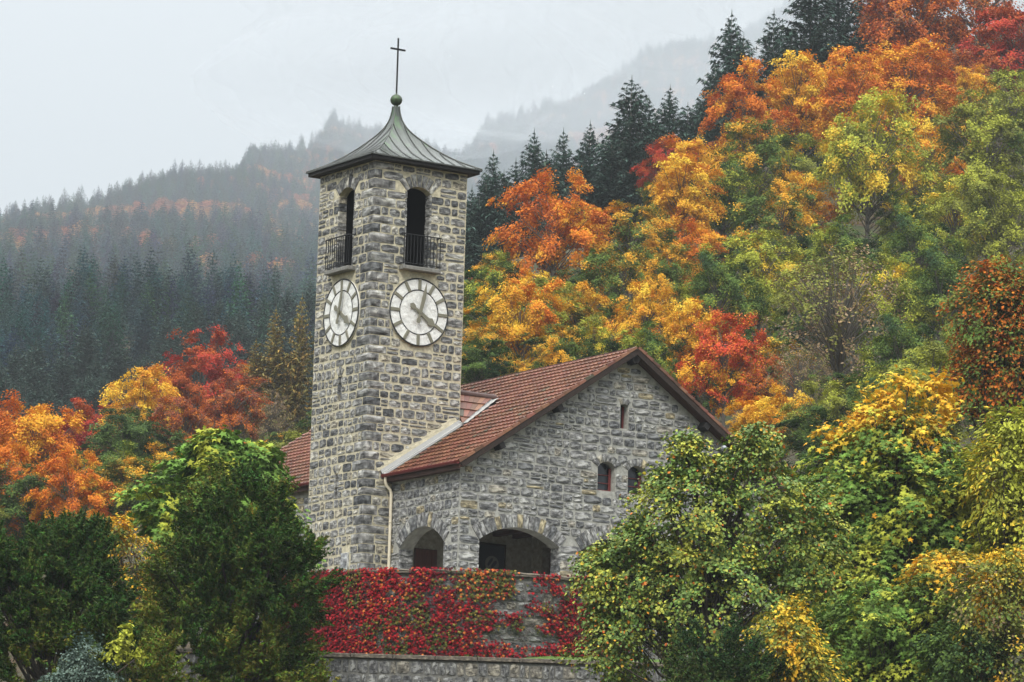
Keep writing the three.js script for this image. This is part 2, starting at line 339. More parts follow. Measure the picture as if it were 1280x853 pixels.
  const slitBlocks = slits.map(([u, a, b]) => archOf(u, slitHW, a, b, .04, .3));
  ms.courses(faceL, hs, 0, (va, vb, row) => cut([-W, -quoin[row][1]], [archBlock(belL, va, vb), cL(va, vb), sL(va, vb), ...slitBlocks.map((s) => archBlock(s, va, vb)), va < 2.22 && vb > 1.5 ? [-1.27, -.78] : null]), .54, .22, .62);
  voussoirs(ms, faceR, belR, 7, .3, -.26); voussoirs(ms, faceL, belL, 7, .3, -.26);
  slitBlocks.forEach((s) => { voussoirs(ms, faceL, s, 3, .2, -.26); for (const e of [-1, 1]) jamb(ms, faceL, s.uc + e * slitHW, e, s.v0, s.vs, .29, .3, .3); });
  jamb(ms, faceR, 1.72 + .475, 1, 11.8, 14.33, .29, .3, .8); jamb(ms, faceR, 1.72 - .475, -1, 11.8, 14.33, .29, .3, .2);
  jamb(ms, faceL, -1.78 - .5, -1, 11.8, 14.36, .29, .3, .8); jamb(ms, faceL, -1.78 + .5, 1, 11.8, 14.36, .29, .3, .2);
  ms.build(tower, 300);

  // eaves and bell-cast copper roof in standing-seam bays
  const cx = W / 2, cz = -W / 2, hw = 2.14;
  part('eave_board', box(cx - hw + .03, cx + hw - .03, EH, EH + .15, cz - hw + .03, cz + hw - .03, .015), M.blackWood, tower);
  const prof = new THREE.CatmullRomCurve3([[2.16, 15.375], [1.85, 15.52], [1.46, 15.735], [1.0, 16.08], [.72, 16.34], [.47, 16.6], [.28, 16.86], [.17, 17.1], [.11, 17.36], [.085, 17.6]].map(([h, y]) => V3(h, y, 0))), N = 34, PR = prof.getPoints(N);
  const seams = [-1.94, -1.5, -1.07, -.64, -.21, .22, .65, 1.08, 1.51, 1.95];
  for (let f = 0; f < 4; f++) {
    const q = new THREE.Matrix4().makeRotationY(f * Math.PI / 2); q.setPosition(cx, 0, cz);
    const lines = [-9, ...seams, 9];
    for (let k = 0; k + 1 < lines.length; k++) {
      const T = new Tri(); let prev = null;
      for (const p of PR) {
        const a = Math.max(lines[k], -p.x), b = Math.min(lines[k + 1], p.x);
        if (b - a < -.001 || a > b) { if (prev) break; else continue; }
        const cur = [T.v(a, p.y, p.x, null, a * .4 + f * .37, p.y * .5), T.v(b, p.y, p.x, null, b * .4 + f * .37, p.y * .5)];
        if (prev) T.q(prev[0], prev[1], cur[1], cur[0]); prev = cur;
      }
      if (T.i.length) part('copper_sheet', T.geo(true).applyMatrix4(q), M.copper, tower);
      if (k > 0) { // the seam to the left of this bay
        const s = lines[k], pts = PR.filter((p) => p.x > Math.abs(s)).map((p) => V3(s, p.y + .012, p.x + .012)); const TT = new Tri();
        if (pts.length > 1) { tube(pts, .013, .013, 4, TT, null, true); part('seam', TT.geo(true).applyMatrix4(q), M.copperDark, tower); }
      }
    }
    const TT = new Tri(); tube(PR.map((p) => V3(p.x, p.y + .012, p.x)), .022, .02, 5, TT, null, true); part('hip_roll', TT.geo(true).applyMatrix4(q), M.copperDark, tower);
    part('drip_edge', box(-2.175, 2.175, 15.33, 15.372, 2.13, 2.165).applyMatrix4(q), M.copperDark, tower);
  }
  const ball = part('finial_ball', (() => { const T = [[.06, -.28], [.09, -.24], [.075, -.2]]; for (let k = 1; k < 14; k++) { const a = -Math.PI / 2 + Math.PI * k / 14; T.push([.205 * Math.cos(a) + .006 * (k === 7), .2 * Math.sin(a)]); } T.push([.03, .205], [.028, .26]); return new THREE.LatheGeometry(T.map(([x, y]) => new THREE.Vector2(x, y)), 20); })(), M.patinaBall, tower, [cx, 17.83, cz]);
  part('cross', mergeGeometries([box(-.024, .024, 18.0, 19.98, -.024, .024, .006), box(-.29, -.026, 19.56, 19.62, -.026, .026, .006), box(.026, .29, 19.56, 19.62, -.026, .026, .006)]), M.iron, tower, [cx, 0, cz]);

  // clocks
  const clock = (m4, uc, label) => {
    const put = (g) => g.applyMatrix4(new THREE.Matrix4().multiplyMatrices(m4, new THREE.Matrix4().makeTranslation(uc, 10.3, 0)));
    const disc = new THREE.CylinderGeometry(1.125, 1.125, .12, 64); disc.rotateX(Math.PI / 2); disc.translate(0, 0, .01);
    { const p = disc.attributes.position, uv = disc.attributes.uv; for (let i = 0; i < p.count; i++) uv.setXY(i, p.getX(i) * .9, p.getY(i) * .9); }
    const face = part('clock_face', put(disc), M.clockWhite, tower); face.userData.label = label;
    const ring = (r, w, z) => { const g = new THREE.TorusGeometry(r, w, 8, 72); g.scale(1, 1, .8); g.translate(0, 0, z); return put(g); };
    part('rim', ring(1.125, .026, .072), M.clockBlack, face); part('inner_ring', ring(.745, .02, .07), M.clockBlack, face);
    for (let k = 0; k < 12; k++) { const g = box(-.058, .058, .745, 1.11, .065, .1, .01); g.rotateZ(-k * Math.PI / 6); part('hour_mark', put(g), M.clockMark, face); }
    const hand = (pts, ang, z, name) => { const s = new THREE.Shape(pts.map(([x, y]) => new THREE.Vector2(x, y))), g = new THREE.ExtrudeGeometry(s, { depth: .018, bevelEnabled: true, bevelThickness: .006, bevelSize: .006, bevelSegments: 1 }); g.rotateZ(-ang); g.translate(0, 0, z); part(name, put(g), M.clockMark, face); };
    hand([[-.05, -.05], [-.035, -.2], [-.075, -.27], [-.06, -.38], [.06, -.38], [.075, -.27], [.035, -.2], [.05, -.05], [.085, .5], [.06, .72], [0, 1.0], [-.03, .72], [-.045, .5]], 12 * Math.PI / 180, .165, 'minute_hand');
    hand([[-.055, -.04], [-.03, -.2], [-.085, -.28], [-.085, -.38], [0, -.44], [.085, -.38], [.085, -.28], [.03, -.2], [.055, -.04], [.07, .4], [.14, .5], [.1, .58], [0, .76], [-.1, .58], [-.14, .5], [-.07, .4]], 124 * Math.PI / 180, .12, 'hour_hand');
    const hub = new THREE.CylinderGeometry(.055, .06, .15, 16); hub.rotateX(Math.PI / 2); hub.translate(0, 0, .13); part('hub', put(hub), M.clockMark, face);
  };
  clock(faceR, 1.83); clock(faceL, -1.78);

  // balconies: stone sill and iron railing
  const balcony = (m4, u0, u1, n) => {
    part('sill', box(u0, u1, 11.655, 11.785, -.2, .3, .015).applyMatrix4(m4), M.slab, tower);
    const a = u0 + .03, b = u1 - .03, bar = (g) => g.applyMatrix4(m4);
    const rail = part('railing', bar(mergeGeometries([box(a - .02, b + .02, 12.83, 12.86, .235, .285), box(a - .02, b + .02, 11.86, 11.885, .245, .275), box(a - .02, a + .01, 12.832, 12.858, -.05, .234), box(b - .01, b + .02, 12.832, 12.858, -.05, .234), box(a - .02, a + .01, 11.862, 11.883, -.05, .244), box(b - .01, b + .02, 11.862, 11.883, -.05, .244)])), M.iron, tower);
    for (let k = 0; k <= n; k++) part('baluster', bar(box(lerp(a, b, k / n) - .011, lerp(a, b, k / n) + .011, 11.84, 12.829, .249, .271)), M.iron, rail);
    for (const u of [a, b]) { const T = new Tri(), pts = []; for (let k = 0; k <= 10; k++) { const an = k / 10 * 4.2; pts.push(V3(u + (u === a ? -1 : 1) * (.02 + .06 * Math.sin(an)), 12.84 - .05 + .05 * Math.cos(an), .26)); } tube(pts, .012, .01, 5, T, null, true); part('rail_curl', bar(T.geo(true)), M.iron, rail); }
  };
  balcony(faceR, 1.03, 2.5, 11); balcony(faceL, -2.62, -1.05, 11);
}
{
  const pl = new THREE.Mesh(box(-1.24, -.81, 1.53, 2.2, -.01, .075, .012).applyMatrix4(faceL), M.plaque); pl.name = 'memorial_plaque'; pl.position.copy(BASE); pl.rotation.y = TURN; scene.add(pl);
  tag(pl, 'small pale stone plaque fixed low on the corner of the bell tower', 'plaque');
}

// ---------------------------------------------------------------- chapel (nave and porch), same axes as the tower
const chapel = thing('chapel', 'grey rubble stone chapel with a red tiled gable roof and arched porch beside the tower', 'chapel', null, BASE.toArray(), TURN);
const FZ = 4.2, X0 = 1.05, X1 = 13.95, XR = 7.5, HR = 9.2, XE = .74, HE = 4.72, ZF = 4.65, ZB = -14.3;
const slope = (HR - HE) / (XR - XE), SA = Math.atan(slope), roofH = (x) => HR - slope * Math.abs(x - XR);
{
  const ms = new Masonry(naveStone, navePick, 301, .05), R = rng(9);
  const facade = frame(V3(0, 0, FZ), V3(1, 0, 0), V3(0, 0, 1)), side = frame(V3(X0, 0, 0), V3(0, 0, 1), V3(-1, 0, 0));
  const arch1 = archOf(3.385, 1.555, .02, 2.36, .52, .46), arch2 = archOf(7.33, 1.555, .02, 2.36, .52, .46), archS = archOf(2.02, 1.36, .02, 2.3, .6, .46);
  const win1 = archOf(6.7, .345, 4.4, 5.17, .2, .26), win2 = archOf(7.9, .345, 4.4, 5.15, .2, .26), slit = archOf(7.345, .15, 6.53, 7.3, .04, .2);
  const g1 = wallPanel([[X0, -1], [X1, -1], [X1, roofH(X1) - .22], [XR, HR - .22], [X0, roofH(X0) - .22]], [arch1, arch2, win1, win2, slit].map((a) => archPath(a)), .5, facade);
  const g2 = wallPanel([[0, -1], [FZ - .5, -1], [FZ - .5, roofH(X0) - .2], [0, roofH(X0) - .2]], [archPath(archS)], .5, side);
  const g3 = wallPanel([[-14, -1], [-3.6, -1], [-3.6, roofH(1.6) - .2], [-14, roofH(1.6) - .2]], [], .5, frame(V3(1.6, 0, 0), V3(0, 0, 1), V3(-1, 0, 0)));
  const g4 = wallPanel([[2.1, -1], [X1, -1], [X1, roofH(X1) - .22], [XR, HR - .22], [2.1, roofH(2.1) - .22]], [], .5, frame(V3(0, 0, -13.5), V3(1, 0, 0), V3(0, 0, 1)));
  const g5 = wallPanel([[-13.5, -1], [FZ - .5, -1], [FZ - .5, roofH(X1) - .22], [-13.5, roofH(X1) - .22]], [], .5, frame(V3(X1 - .5, 0, 0), V3(0, 0, 1), V3(-1, 0, 0)));
  part('wall', mergeGeometries([g1, g2, g3, g4, g5].map((g) => { const p = g.attributes.position, n = g.attributes.normal, uv = g.attributes.uv; for (let i = 0; i < p.count; i++) uv.setXY(i, Math.abs(n.getX(i)) > .5 ? p.getZ(i) : p.getX(i), p.getY(i)); return g; })), M.naveMortar, chapel);
  // porch room behind the arches
  part('porch_wall', mergeGeometries([uvBox(1.56, 6.8, -.1, 3.35, .1, .4), uvBox(6.31, 6.6, -.1, 3.35, .42, 1.1), uvBox(6.31, 6.6, 2.78, 3.35, 1.1, 1.62), uvBox(6.31, 6.6, -.1, 3.35, 1.62, 3.69)]), M.plaster, chapel);
  part('porch_ceiling', uvBox(1.56, 13.4, 3.36, 3.5, .1, 3.69), M.plaster, chapel);
  part('porch_inner_wall', uvBox(9.6, 9.9, -.1, 3.35, .42, 3.69), M.plaster, chapel); part('porch_back_wall', uvBox(6.81, 9.6, -.1, 3.35, .1, .4), M.plaster, chapel);
  for (const x of [2.6, 3.36, 4.12, 4.88, 5.64]) part('ceiling_beam', box(x - .1, x + .1, 3.06, 3.35, .41, 3.68, .01), M.soffit, chapel);
  part('side_door', box(6.605, 6.65, 0, 2.77, 1.1, 1.62), M.door, chapel);
  const dr = part('door', box(1.75, 2.6, 0, 2.4, .405, .47, .01), M.door, chapel);
  for (let k = 0; k < 4; k++) part('door_plank', box(1.77 + k * .205, 1.97 + k * .205, .03, 2.37, .47, .488, .004), M.door, dr);
  // courses
  const hsF = courseHeights(9.2, .22, .34, R);
  const free = (va, vb) => { const vt = vb + .28, inset = XR - (HR - vt) / slope; const a = Math.max(X0 + .02, vt > roofH(X0) ? inset + .02 : X0), b = Math.min(X1, 2 * XR - a); return b - a < .1 ? [] : cut([a, b], [arch1, arch2, win1, win2, slit].map((q) => archBlock(q, va, vb))); };
  ms.courses(facade, hsF, -.3, free, .84, .24, .74, .03);
  ms.courses(side, hsF.filter((_, k) => k < 17), -.3, (va, vb) => vb > roofH(X0) - .25 ? [] : cut([.02, FZ - .0], [archBlock(archS, va, vb)]), .54, .2, .6, .03);
  ms.courses(frame(V3(1.6, 0, 0), V3(0, 0, 1), V3(-1, 0, 0)), hsF.filter((_, k) => k < 18), -.3, (va, vb) => vb > roofH(1.6) - .25 ? [] : [[-13.8, -3.62]], .02, .3, .6, .03);
  for (const a of [arch1, arch2]) voussoirs(ms, facade, a, 17, .22, -.4);
  voussoirs(ms, side, archS, 15, .16, -.4);
  for (const a of [win1, win2]) voussoirs(ms, facade, a, 6, .1, -.12);
  voussoirs(ms, facade, slit, 3, .06, -.12);
  for (const a of [arch1, arch2]) { jamb(ms, facade, a.uc + a.hw, 1, 0, 2.36, .48, .3, .8); jamb(ms, facade, a.uc - a.hw, -1, 0, 2.36, .48, .3, .1); }
  jamb(ms, side, archS.uc + archS.hw, 1, 0, 2.3, .48, .3, .1); jamb(ms, side, archS.uc - archS.hw, -1, 0, 2.3, .48, .3, .8);
  ms.build(chapel, 300);

  // windows: red-brown frames with glazing bars
  for (const w of [win1, win2]) {
    const o = part('window', (() => { const g = new THREE.ExtrudeGeometry(archPath(w, THREE.Shape), { depth: .01, bevelEnabled: false }); g.translate(0, 0, -.3); return g.applyMatrix4(facade); })(), M.glass, chapel);
    const b = (x0, x1, y0, y1) => box(x0, x1, y0, y1, -.29, -.235, .006).applyMatrix4(facade);
    part('frame', mergeGeometries([b(w.uc - w.hw, w.uc - w.hw + .06, 4.4, w.vs + .02), b(w.uc + w.hw - .09, w.uc + w.hw, 4.4, w.vs + .02), b(w.uc - w.hw + .062, w.uc + w.hw - .092, 4.4, 4.46)]), M.frameRed, o);
    for (const y of [4.67, 4.94]) part('glazing_bar', b(w.uc - w.hw + .062, w.uc + w.hw - .092, y, y + .025), M.frameRed, o);
  }
  { const o = part('window', box(slit.uc - .15, slit.uc + .15, 6.53, 7.36, -.3, -.29).applyMatrix4(facade), M.glass, chapel); part('frame', box(slit.uc + .08, slit.uc + .148, 6.53, 7.3, -.29, -.24, .005).applyMatrix4(facade), M.frameRed, o); }

  // roof: boarded deck, tiles, verge and ridge tiles, bargeboards, purlins
  const deck = (x0, z0, z1, mirror) => { // a slab under one slope
    const L = (XR - x0) / Math.cos(SA), g = box(0, L, -.17, -.03, z0, z1); g.rotateZ(SA); g.translate(x0, roofH(x0), 0);
    if (mirror) { g.scale(-1, 1, 1); g.translate(2 * XR, 0, 0); const ix = g.index.array; for (let i = 0; i < ix.length; i += 3) { const t = ix[i]; ix[i] = ix[i + 1]; ix[i + 1] = t; } }
    return g;
  };
  const roof = part('roof', mergeGeometries([deck(XE, .02, ZF - .03), deck(1.3, ZB + .03, -3.62), deck(3.62, -3.62, .018), deck(XE, ZB + .03, ZF - .03, true)]), M.soffit, chapel);
  const T = new Tri(), TR = rng(21), eU = V3(Math.cos(SA), Math.sin(SA), 0), eN = V3(-Math.sin(SA), Math.cos(SA), 0);
  const tw = .235, ex = .335, prof = [[0, .026], [.05, .004], [.15, .0], [.2, .008], [.25, .03]];
  const tileAt = (TT, s, z, mirror, c) => { // lower edge at s up the slope, tile running tw along z
    const low = [], up = [], edge = [], P = (d, zz, n) => { const q = V3(XE, HE, 0).addScaledVector(eU, d).addScaledVector(eN, n); return TT.v(mirror ? 2 * XR - q.x : q.x, q.y, zz, c, zz, d); };
    for (const [dz, n] of prof) { low.push(P(s, z + dz, n + .075)); up.push(P(s + ex + .05, z + dz, n + .018)); edge.push(P(s + .004, z + dz, n + .005)); }
    for (let k = 0; k + 1 < prof.length; k++) { if (mirror) { TT.q(low[k], low[k + 1], up[k + 1], up[k]); TT.q(edge[k], edge[k + 1], low[k + 1], low[k]); } else { TT.q(low[k], up[k], up[k + 1], low[k + 1]); TT.q(edge[k], low[k], low[k + 1], edge[k + 1]); } }
  };
  const full = (XR - XE) / Math.cos(SA), rows = Math.floor(full / ex), colr = () => { const k = .7 + TR() * .6, d = TR() < .1 ? .6 : 1; return TR() < .03 ? [.10 * k, .085 * k, .05 * k] : [.22 * k * d, .09 * k * d * (.88 + TR() * .3), .054 * k * d]; };
  for (let i = 0; i < rows; i++) {
    const s = i * ex, x = XE + s * Math.cos(SA), xt = x + ex;
    for (let z = ZF - tw; z > ZB; z -= tw) {
      const inTower = z < .2 && z > -3.75 && x < 3.75, rear = z <= -3.6 && x < 1.25;
      const cricket = z < .12 && z > -1.3 && x < 5.0 && x > 3.4;
      if (!inTower && !rear && !cricket) tileAt(T, s, z, false, colr());
      tileAt(T, s, z, true, colr());
    }
    // verge tiles at the gable, one piece a row on either slope
    for (const mir of [false, true]) {
      const V = new Tri(), c = colr(), P = (d, n, zz) => { const q = V3(XE, HE, 0).addScaledVector(eU, d).addScaledVector(eN, n); return V.v(mir ? 2 * XR - q.x : q.x, q.y, zz, c); };
      const a = [s, s + ex + .04], ids = [];
      for (const [d, l] of [[a[0], .095], [a[1], .055]]) ids.push([P(d, l, ZF - .06), P(d, l, ZF + .03), P(d, -.02, ZF + .03), P(d, -.02, ZF + .012)]);
      for (let k = 0; k < 3; k++) V.q(ids[0][k], ids[0][k + 1], ids[1][k + 1], ids[1][k]);
      V.q(ids[0][0], ids[0][3], ids[0][2], ids[0][1]);
      part('verge_tile', V.geo(), M.tile, roof);
    }
  }
  part('roof_tiles', T.geo(), M.tile, roof).userData.kind = 'stuff';
  for (let z = ZF + .02; z > ZB; z -= .38) { // ridge caps, each lapping the next
    const g = new THREE.CylinderGeometry(.12, .135, .4, 10, 1, true, -Math.PI / 2, Math.PI); g.rotateX(Math.PI / 2); g.rotateX(.03); g.translate(XR, HR + .0, z - .2); part('ridge_tile', g, M.tileDark, roof);
  }
  // bargeboards and boarded soffit at the gable
  const slopePiece = (d0, d1, n0, n1, z0, z1, mir) => { const g = box(d0, d1, n0, n1, z0, z1, .008); g.rotateZ(SA); g.translate(XE, HE, 0); if (mir) { g.scale(-1, 1, 1); g.translate(2 * XR, 0, 0); const ng = g.index ? g.toNonIndexed() : g, p = ng.attributes.position.array, n = ng.attributes.normal.array; for (let i = 0; i < p.length; i += 9) for (let k = 0; k < 3; k++) { let t = p[i + 3 + k]; p[i + 3 + k] = p[i + 6 + k]; p[i + 6 + k] = t; t = n[i + 3 + k]; n[i + 3 + k] = n[i + 6 + k]; n[i + 6 + k] = t; } return ng; } return g; };
  for (const mir of [false, true]) {
    part('bargeboard', slopePiece(.02, full - .03, -.21, -.02, ZF - .028, ZF + .01, mir), M.darkWood, roof);
    for (let k = 0; k < 3; k++) part('soffit_board', slopePiece(.05, full - .1, -.2, -.172, FZ + .06 + k * .115, FZ + .165 + k * .115, mir), M.soffit, roof);
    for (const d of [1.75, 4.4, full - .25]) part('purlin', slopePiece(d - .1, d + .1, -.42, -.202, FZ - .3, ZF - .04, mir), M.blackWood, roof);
  }
  // gutter and fascia of the porch eave
  const gut = (z0, z1, x, h) => { const s = []; for (let k = 0; k <= 8; k++) { const a = Math.PI * k / 8; s.push([x - .06 + .075 * Math.cos(a), h - .075 * Math.sin(a)]); } const G = new Tri(), a = s.map(([p, q]) => G.v(p, q, z0)), b = s.map(([p, q]) => G.v(p, q, z1)); for (let k = 0; k + 1 < s.length; k++) G.q(a[k], b[k], b[k + 1], a[k + 1]); return mergeGeometries([G.geo(true).toNonIndexed(), ...[box(x - .14, x - .125, h - .005, h + .015, z0, z1)].map((g) => g.toNonIndexed())]); };
  part('gutter', gut(.02, ZF - .02, XE, HE + .02), M.gutter, roof); part('gutter', gut(ZB, -3.62, 1.3, roofH(1.3) + .02), M.gutter, roof);
  part('fascia_board', box(XE + .03, XE + .06, HE - .2, HE - .02, .02, ZF - .03, .005), M.soffit, roof); part('fascia_board', box(1.33, 1.36, roofH(1.3) - .2, roofH(1.3) - .02, ZB + .03, -3.62, .005), M.soffit, roof);
  part('eave_soffit', box(XE + .062, X0, HE - .19, HE - .165, .02, FZ), M.soffit, roof);
  // white sheet flashing up the tower and in the small valley behind it
  const fl = new Tri(), at2 = (x, n, z) => { const q = V3(x, roofH(x), z).addScaledVector(eN, n); return fl.v(q.x, q.y, q.z); };
  { const a = [at2(.7, .11, .06), at2(.7, .11, .15), at2(3.72, .12, .15), at2(3.72, .12, .06)]; fl.q(...a); const b = [at2(.7, .12, .058), at2(.7, .25, .058), at2(3.68, .25, .058), at2(3.68, .12, .058)]; fl.q(...b); const e = [at2(.7, .04, .15), at2(3.72, .05, .15)]; fl.q(a[1], e[0], e[1], a[2]); }
  part('flashing', fl.geo(), M.white, roof);
  part('mortar_fillet', (() => { const f = new Tri(), v = (x, n, z) => { const q = V3(x, roofH(x), z).addScaledVector(eN, n); return f.v(q.x, q.y, q.z, null, x, n * 2); }; f.q(v(.62, .24, .05), v(3.62, .24, .05), v(3.62, .42, .012), v(.62, .42, .012)); f.q(v(.62, .42, .012), v(3.62, .42, .012), v(3.62, .47, -.02), v(.62, .47, -.02)); return f.geo(); })(), M.towerMortar, roof);
  // little saddle roof behind the tower
  const cr = thing0('saddle_roof', roof);
  const A = V3(3.6, 7.86, -.5), B = V3(5.2, 7.86, -.5), C = V3(3.6, roofH(3.6) + .12, .14), D2 = V3(3.6, roofH(3.6), -1.6);
  { const q = new Tri(); const a = q.v(...A.toArray()), b = q.v(...B.toArray()), c = q.v(...C.toArray()), d = q.v(...D2.toArray()); q.t(a, c, b); q.t(a, b, d); cr.geometry = q.geo(); }
  const ct = new Tri(); // its tiles, in rows parallel to the cap
  for (let i = 0; i < 4; i++) {
    const f0 = i / 4, f1 = (i + 1) / 4 + .02, p0 = A.clone().lerp(C, f0), p1 = A.clone().lerp(C, Math.min(1, f1)), q0 = B.clone().lerp(C, f0), q1 = B.clone().lerp(C, Math.min(1, f1)), n = Math.max(1, Math.round(p0.distanceTo(q0) / .24));
    const nn = V3(0, .5, .86);
    for (let k = 0; k < n; k++) { const c = colr(), pt = (P, Q, t, l) => { const w = P.clone().lerp(Q, t).addScaledVector(nn, l); return ct.v(w.x, w.y, w.z, c); }; const a = pt(p0, q0, k / n, .02), b = pt(p0, q0, (k + .94) / n, .03), d = pt(p1, q1, (k + .94) / n, .07), e = pt(p1, q1, k / n, .06), e2 = pt(p1, q1, k / n, .0), d2 = pt(p1, q1, (k + .94) / n, .0); ct.q(e, d, b, a); ct.q(e2, d2, d, e); }
  }
  part('saddle_tiles', ct.geo(), M.tile, cr).userData.kind = 'stuff';
  { const g = new Tri(); tube([A.clone().add(V3(0, .03, 0)), B.clone().add(V3(.1, .03, 0))], .1, .1, 8, g, null, true); part('ridge_tile', g.geo(true), M.tileDark, cr); }
  { // valley sheet with its cut edge
    const g = new Tri(), dir = B.clone().sub(C).setY(0).normalize(), n = 12, pts = [];
    for (let k = 0; k <= n; k++) { const t = k / n, m = C.clone().lerp(B, t), w0 = k % 2 ? .05 : .2, h = roofH(m.x) + .13; pts.push([g.v(m.x + dir.z * -.0 - .02, m.y + .1, m.z - w0 * .55), g.v(m.x, h, m.z + .03), g.v(m.x + .05, roofH(m.x + .05) + .125, m.z + (k % 2 ? .24 : .31))]); }
    for (let k = 0; k < n; k++) { g.q(pts[k][0], pts[k][1], pts[k + 1][1], pts[k + 1][0]); g.q(pts[k][1], pts[k][2], pts[k + 1][2], pts[k + 1][1]); }
    part('valley_flashing', g.geo(), M.white, cr);
  }
  // downpipe in the corner with the tower
  { const g = new Tri(); tube([V3(.72, HE - .05, .14), V3(.72, HE - .2, .14), V3(.76, HE - .32, .14), V3(.9, HE - .45, .15), V3(.95, HE - .58, .15), V3(.95, HE - .75, .15), V3(.95, .0, .15)], .052, .052, 10, g, null, true); const p = part('downpipe', g.geo(true), M.cream, chapel); for (const h of [3.2, 1.6]) { const b = new THREE.TorusGeometry(.058, .012, 6, 16); b.rotateX(Math.PI / 2); b.translate(.95, h, .15); part('bracket', b, M.cream, p); } }
}
function thing0(name, parent) { const m = new THREE.Mesh(new THREE.BufferGeometry(), M.soffit); m.name = name; parent.add(m); return m; }
function placed(o) { o.position.copy(BASE); o.rotation.y = TURN; scene.add(o); return o; }
{ // notice board with a roundel, on the porch wall
  const g = new THREE.Group(); g.name = 'notice_board'; placed(g); tag(g, 'dark board with a grey round emblem standing inside the porch arch', 'board');
  part('panel', box(4.25, 5.22, 1.2, 2.76, .405, .45, .01), M.board, g); part('frame', mergeGeometries([box(4.19, 4.248, 1.14, 2.82, .405, .47, .005), box(5.222, 5.28, 1.14, 2.82, .405, .47, .005), box(4.25, 5.22, 2.762, 2.82, .405, .47, .005)]), M.darkWood, g);
  const disc = new THREE.CylinderGeometry(.27, .27, .02, 40); disc.rotateX(Math.PI / 2); disc.translate(4.74, 2.13, .462); const d = part('roundel', disc, M.roundel, g);
  const blob = (pts) => { const s = new THREE.Shape(new THREE.SplineCurve(pts.map(([x, y]) => new THREE.Vector2(4.74 + x * .73, 2.13 + y * .73))).getPoints(30)); const e = new THREE.ExtrudeGeometry(s, { depth: .008, bevelEnabled: false }); e.translate(0, 0, .473); return e; };
  for (const p of [[[-.24, -.02], [-.12, .2], [.0, .27], [.03, .18], [-.08, .02], [-.2, -.1], [-.24, -.02]], [[-.06, -.1], [.1, .12], [.22, .16], [.24, .05], [.12, -.1], [0, -.2], [-.06, -.1]], [[-.2, -.2], [-.1, -.16], [-.02, -.26], [-.1, -.3], [-.2, -.2]]]) part('emblem', blob(p), M.board, d);
}
{ const g = new THREE.Group(); g.name = 'floodlight'; placed(g); tag(g, 'small round grey lamp under the right-hand eave of the chapel gable', 'lamp');
  const s = new THREE.SphereGeometry(.11, 16, 12); s.translate(11.15, 6.24, FZ + .34); part('housing', s, S({ color: rgb(.45, .47, .5), roughness: .25, metalness: .6 }), g); part('arm', box(11.13, 11.17, 6.22, 6.27, FZ + .03, FZ + .25), M.iron, g); }
{ const o = placed(new THREE.Mesh(box(2.0, 2.85, 1.0, 1.05, 4.9, 5.2, .01), M.white)); o.name = 'white_bench_top'; o.position.y += .02; tag(o, 'thin white ledge showing above the creeper in front of the porch arch', 'ledge'); part('leg', box(2.1, 2.16, 0, .998, 4.98, 5.15), M.white, o); part('leg', box(2.68, 2.74, 0, .998, 4.98, 5.15), M.white, o); }

// ---------------------------------------------------------------- trees of the hillside: where they stand (photograph column, row, size in its pixels)
const effRow = (px, py) => py - .0293 * (px - 640);
const slopeD = (px, py) => px > 560 ? 175 + (560 - effRow(px, py)) * (.38 + Math.max(0, 800 - px) * .0007) : 205 + (640 - effRow(px, py)) * .75;
const CREST = [[580, 275, 84], [608, 225, 84], [645, 200, 80], [660, 255, 90], [693, 235, 90], [712, 205, 84], [765, 175, 84], [780, 215, 90], [812, 125, 80], [850, 175, 84], [875, 140, 84], [905, 95, 84], [925, 110, 90], [980, 70, 90], [1018, 40, 90], [575, 260, 80], [600, 240, 80], [630, 215, 80], [655, 225, 84], [683, 190, 84], [725, 190, 84], [745, 230, 84], [800, 170, 90], [860, 130, 80], [930, 45, 90], [955, 100, 90], [1000, 90, 90], [1035, 60, 100], [617, 190, 70], [590, 235, 60], [640, 235, 60], [668, 162, 66], [705, 148, 66], [690, 205, 70], [738, 152, 60], [755, 200, 70], [790, 97, 84], [772, 150, 70], [820, 150, 70], [838, 108, 60], [880, 110, 60], [915, 15, 84], [940, 70, 80], [968, 2, 70], [990, 40, 84], [1015, -35, 110], [1050, -25, 90], [1090, -40, 90], [895, 60, 60], [650, 265, 70], [610, 275, 70], [720, 240, 70]];
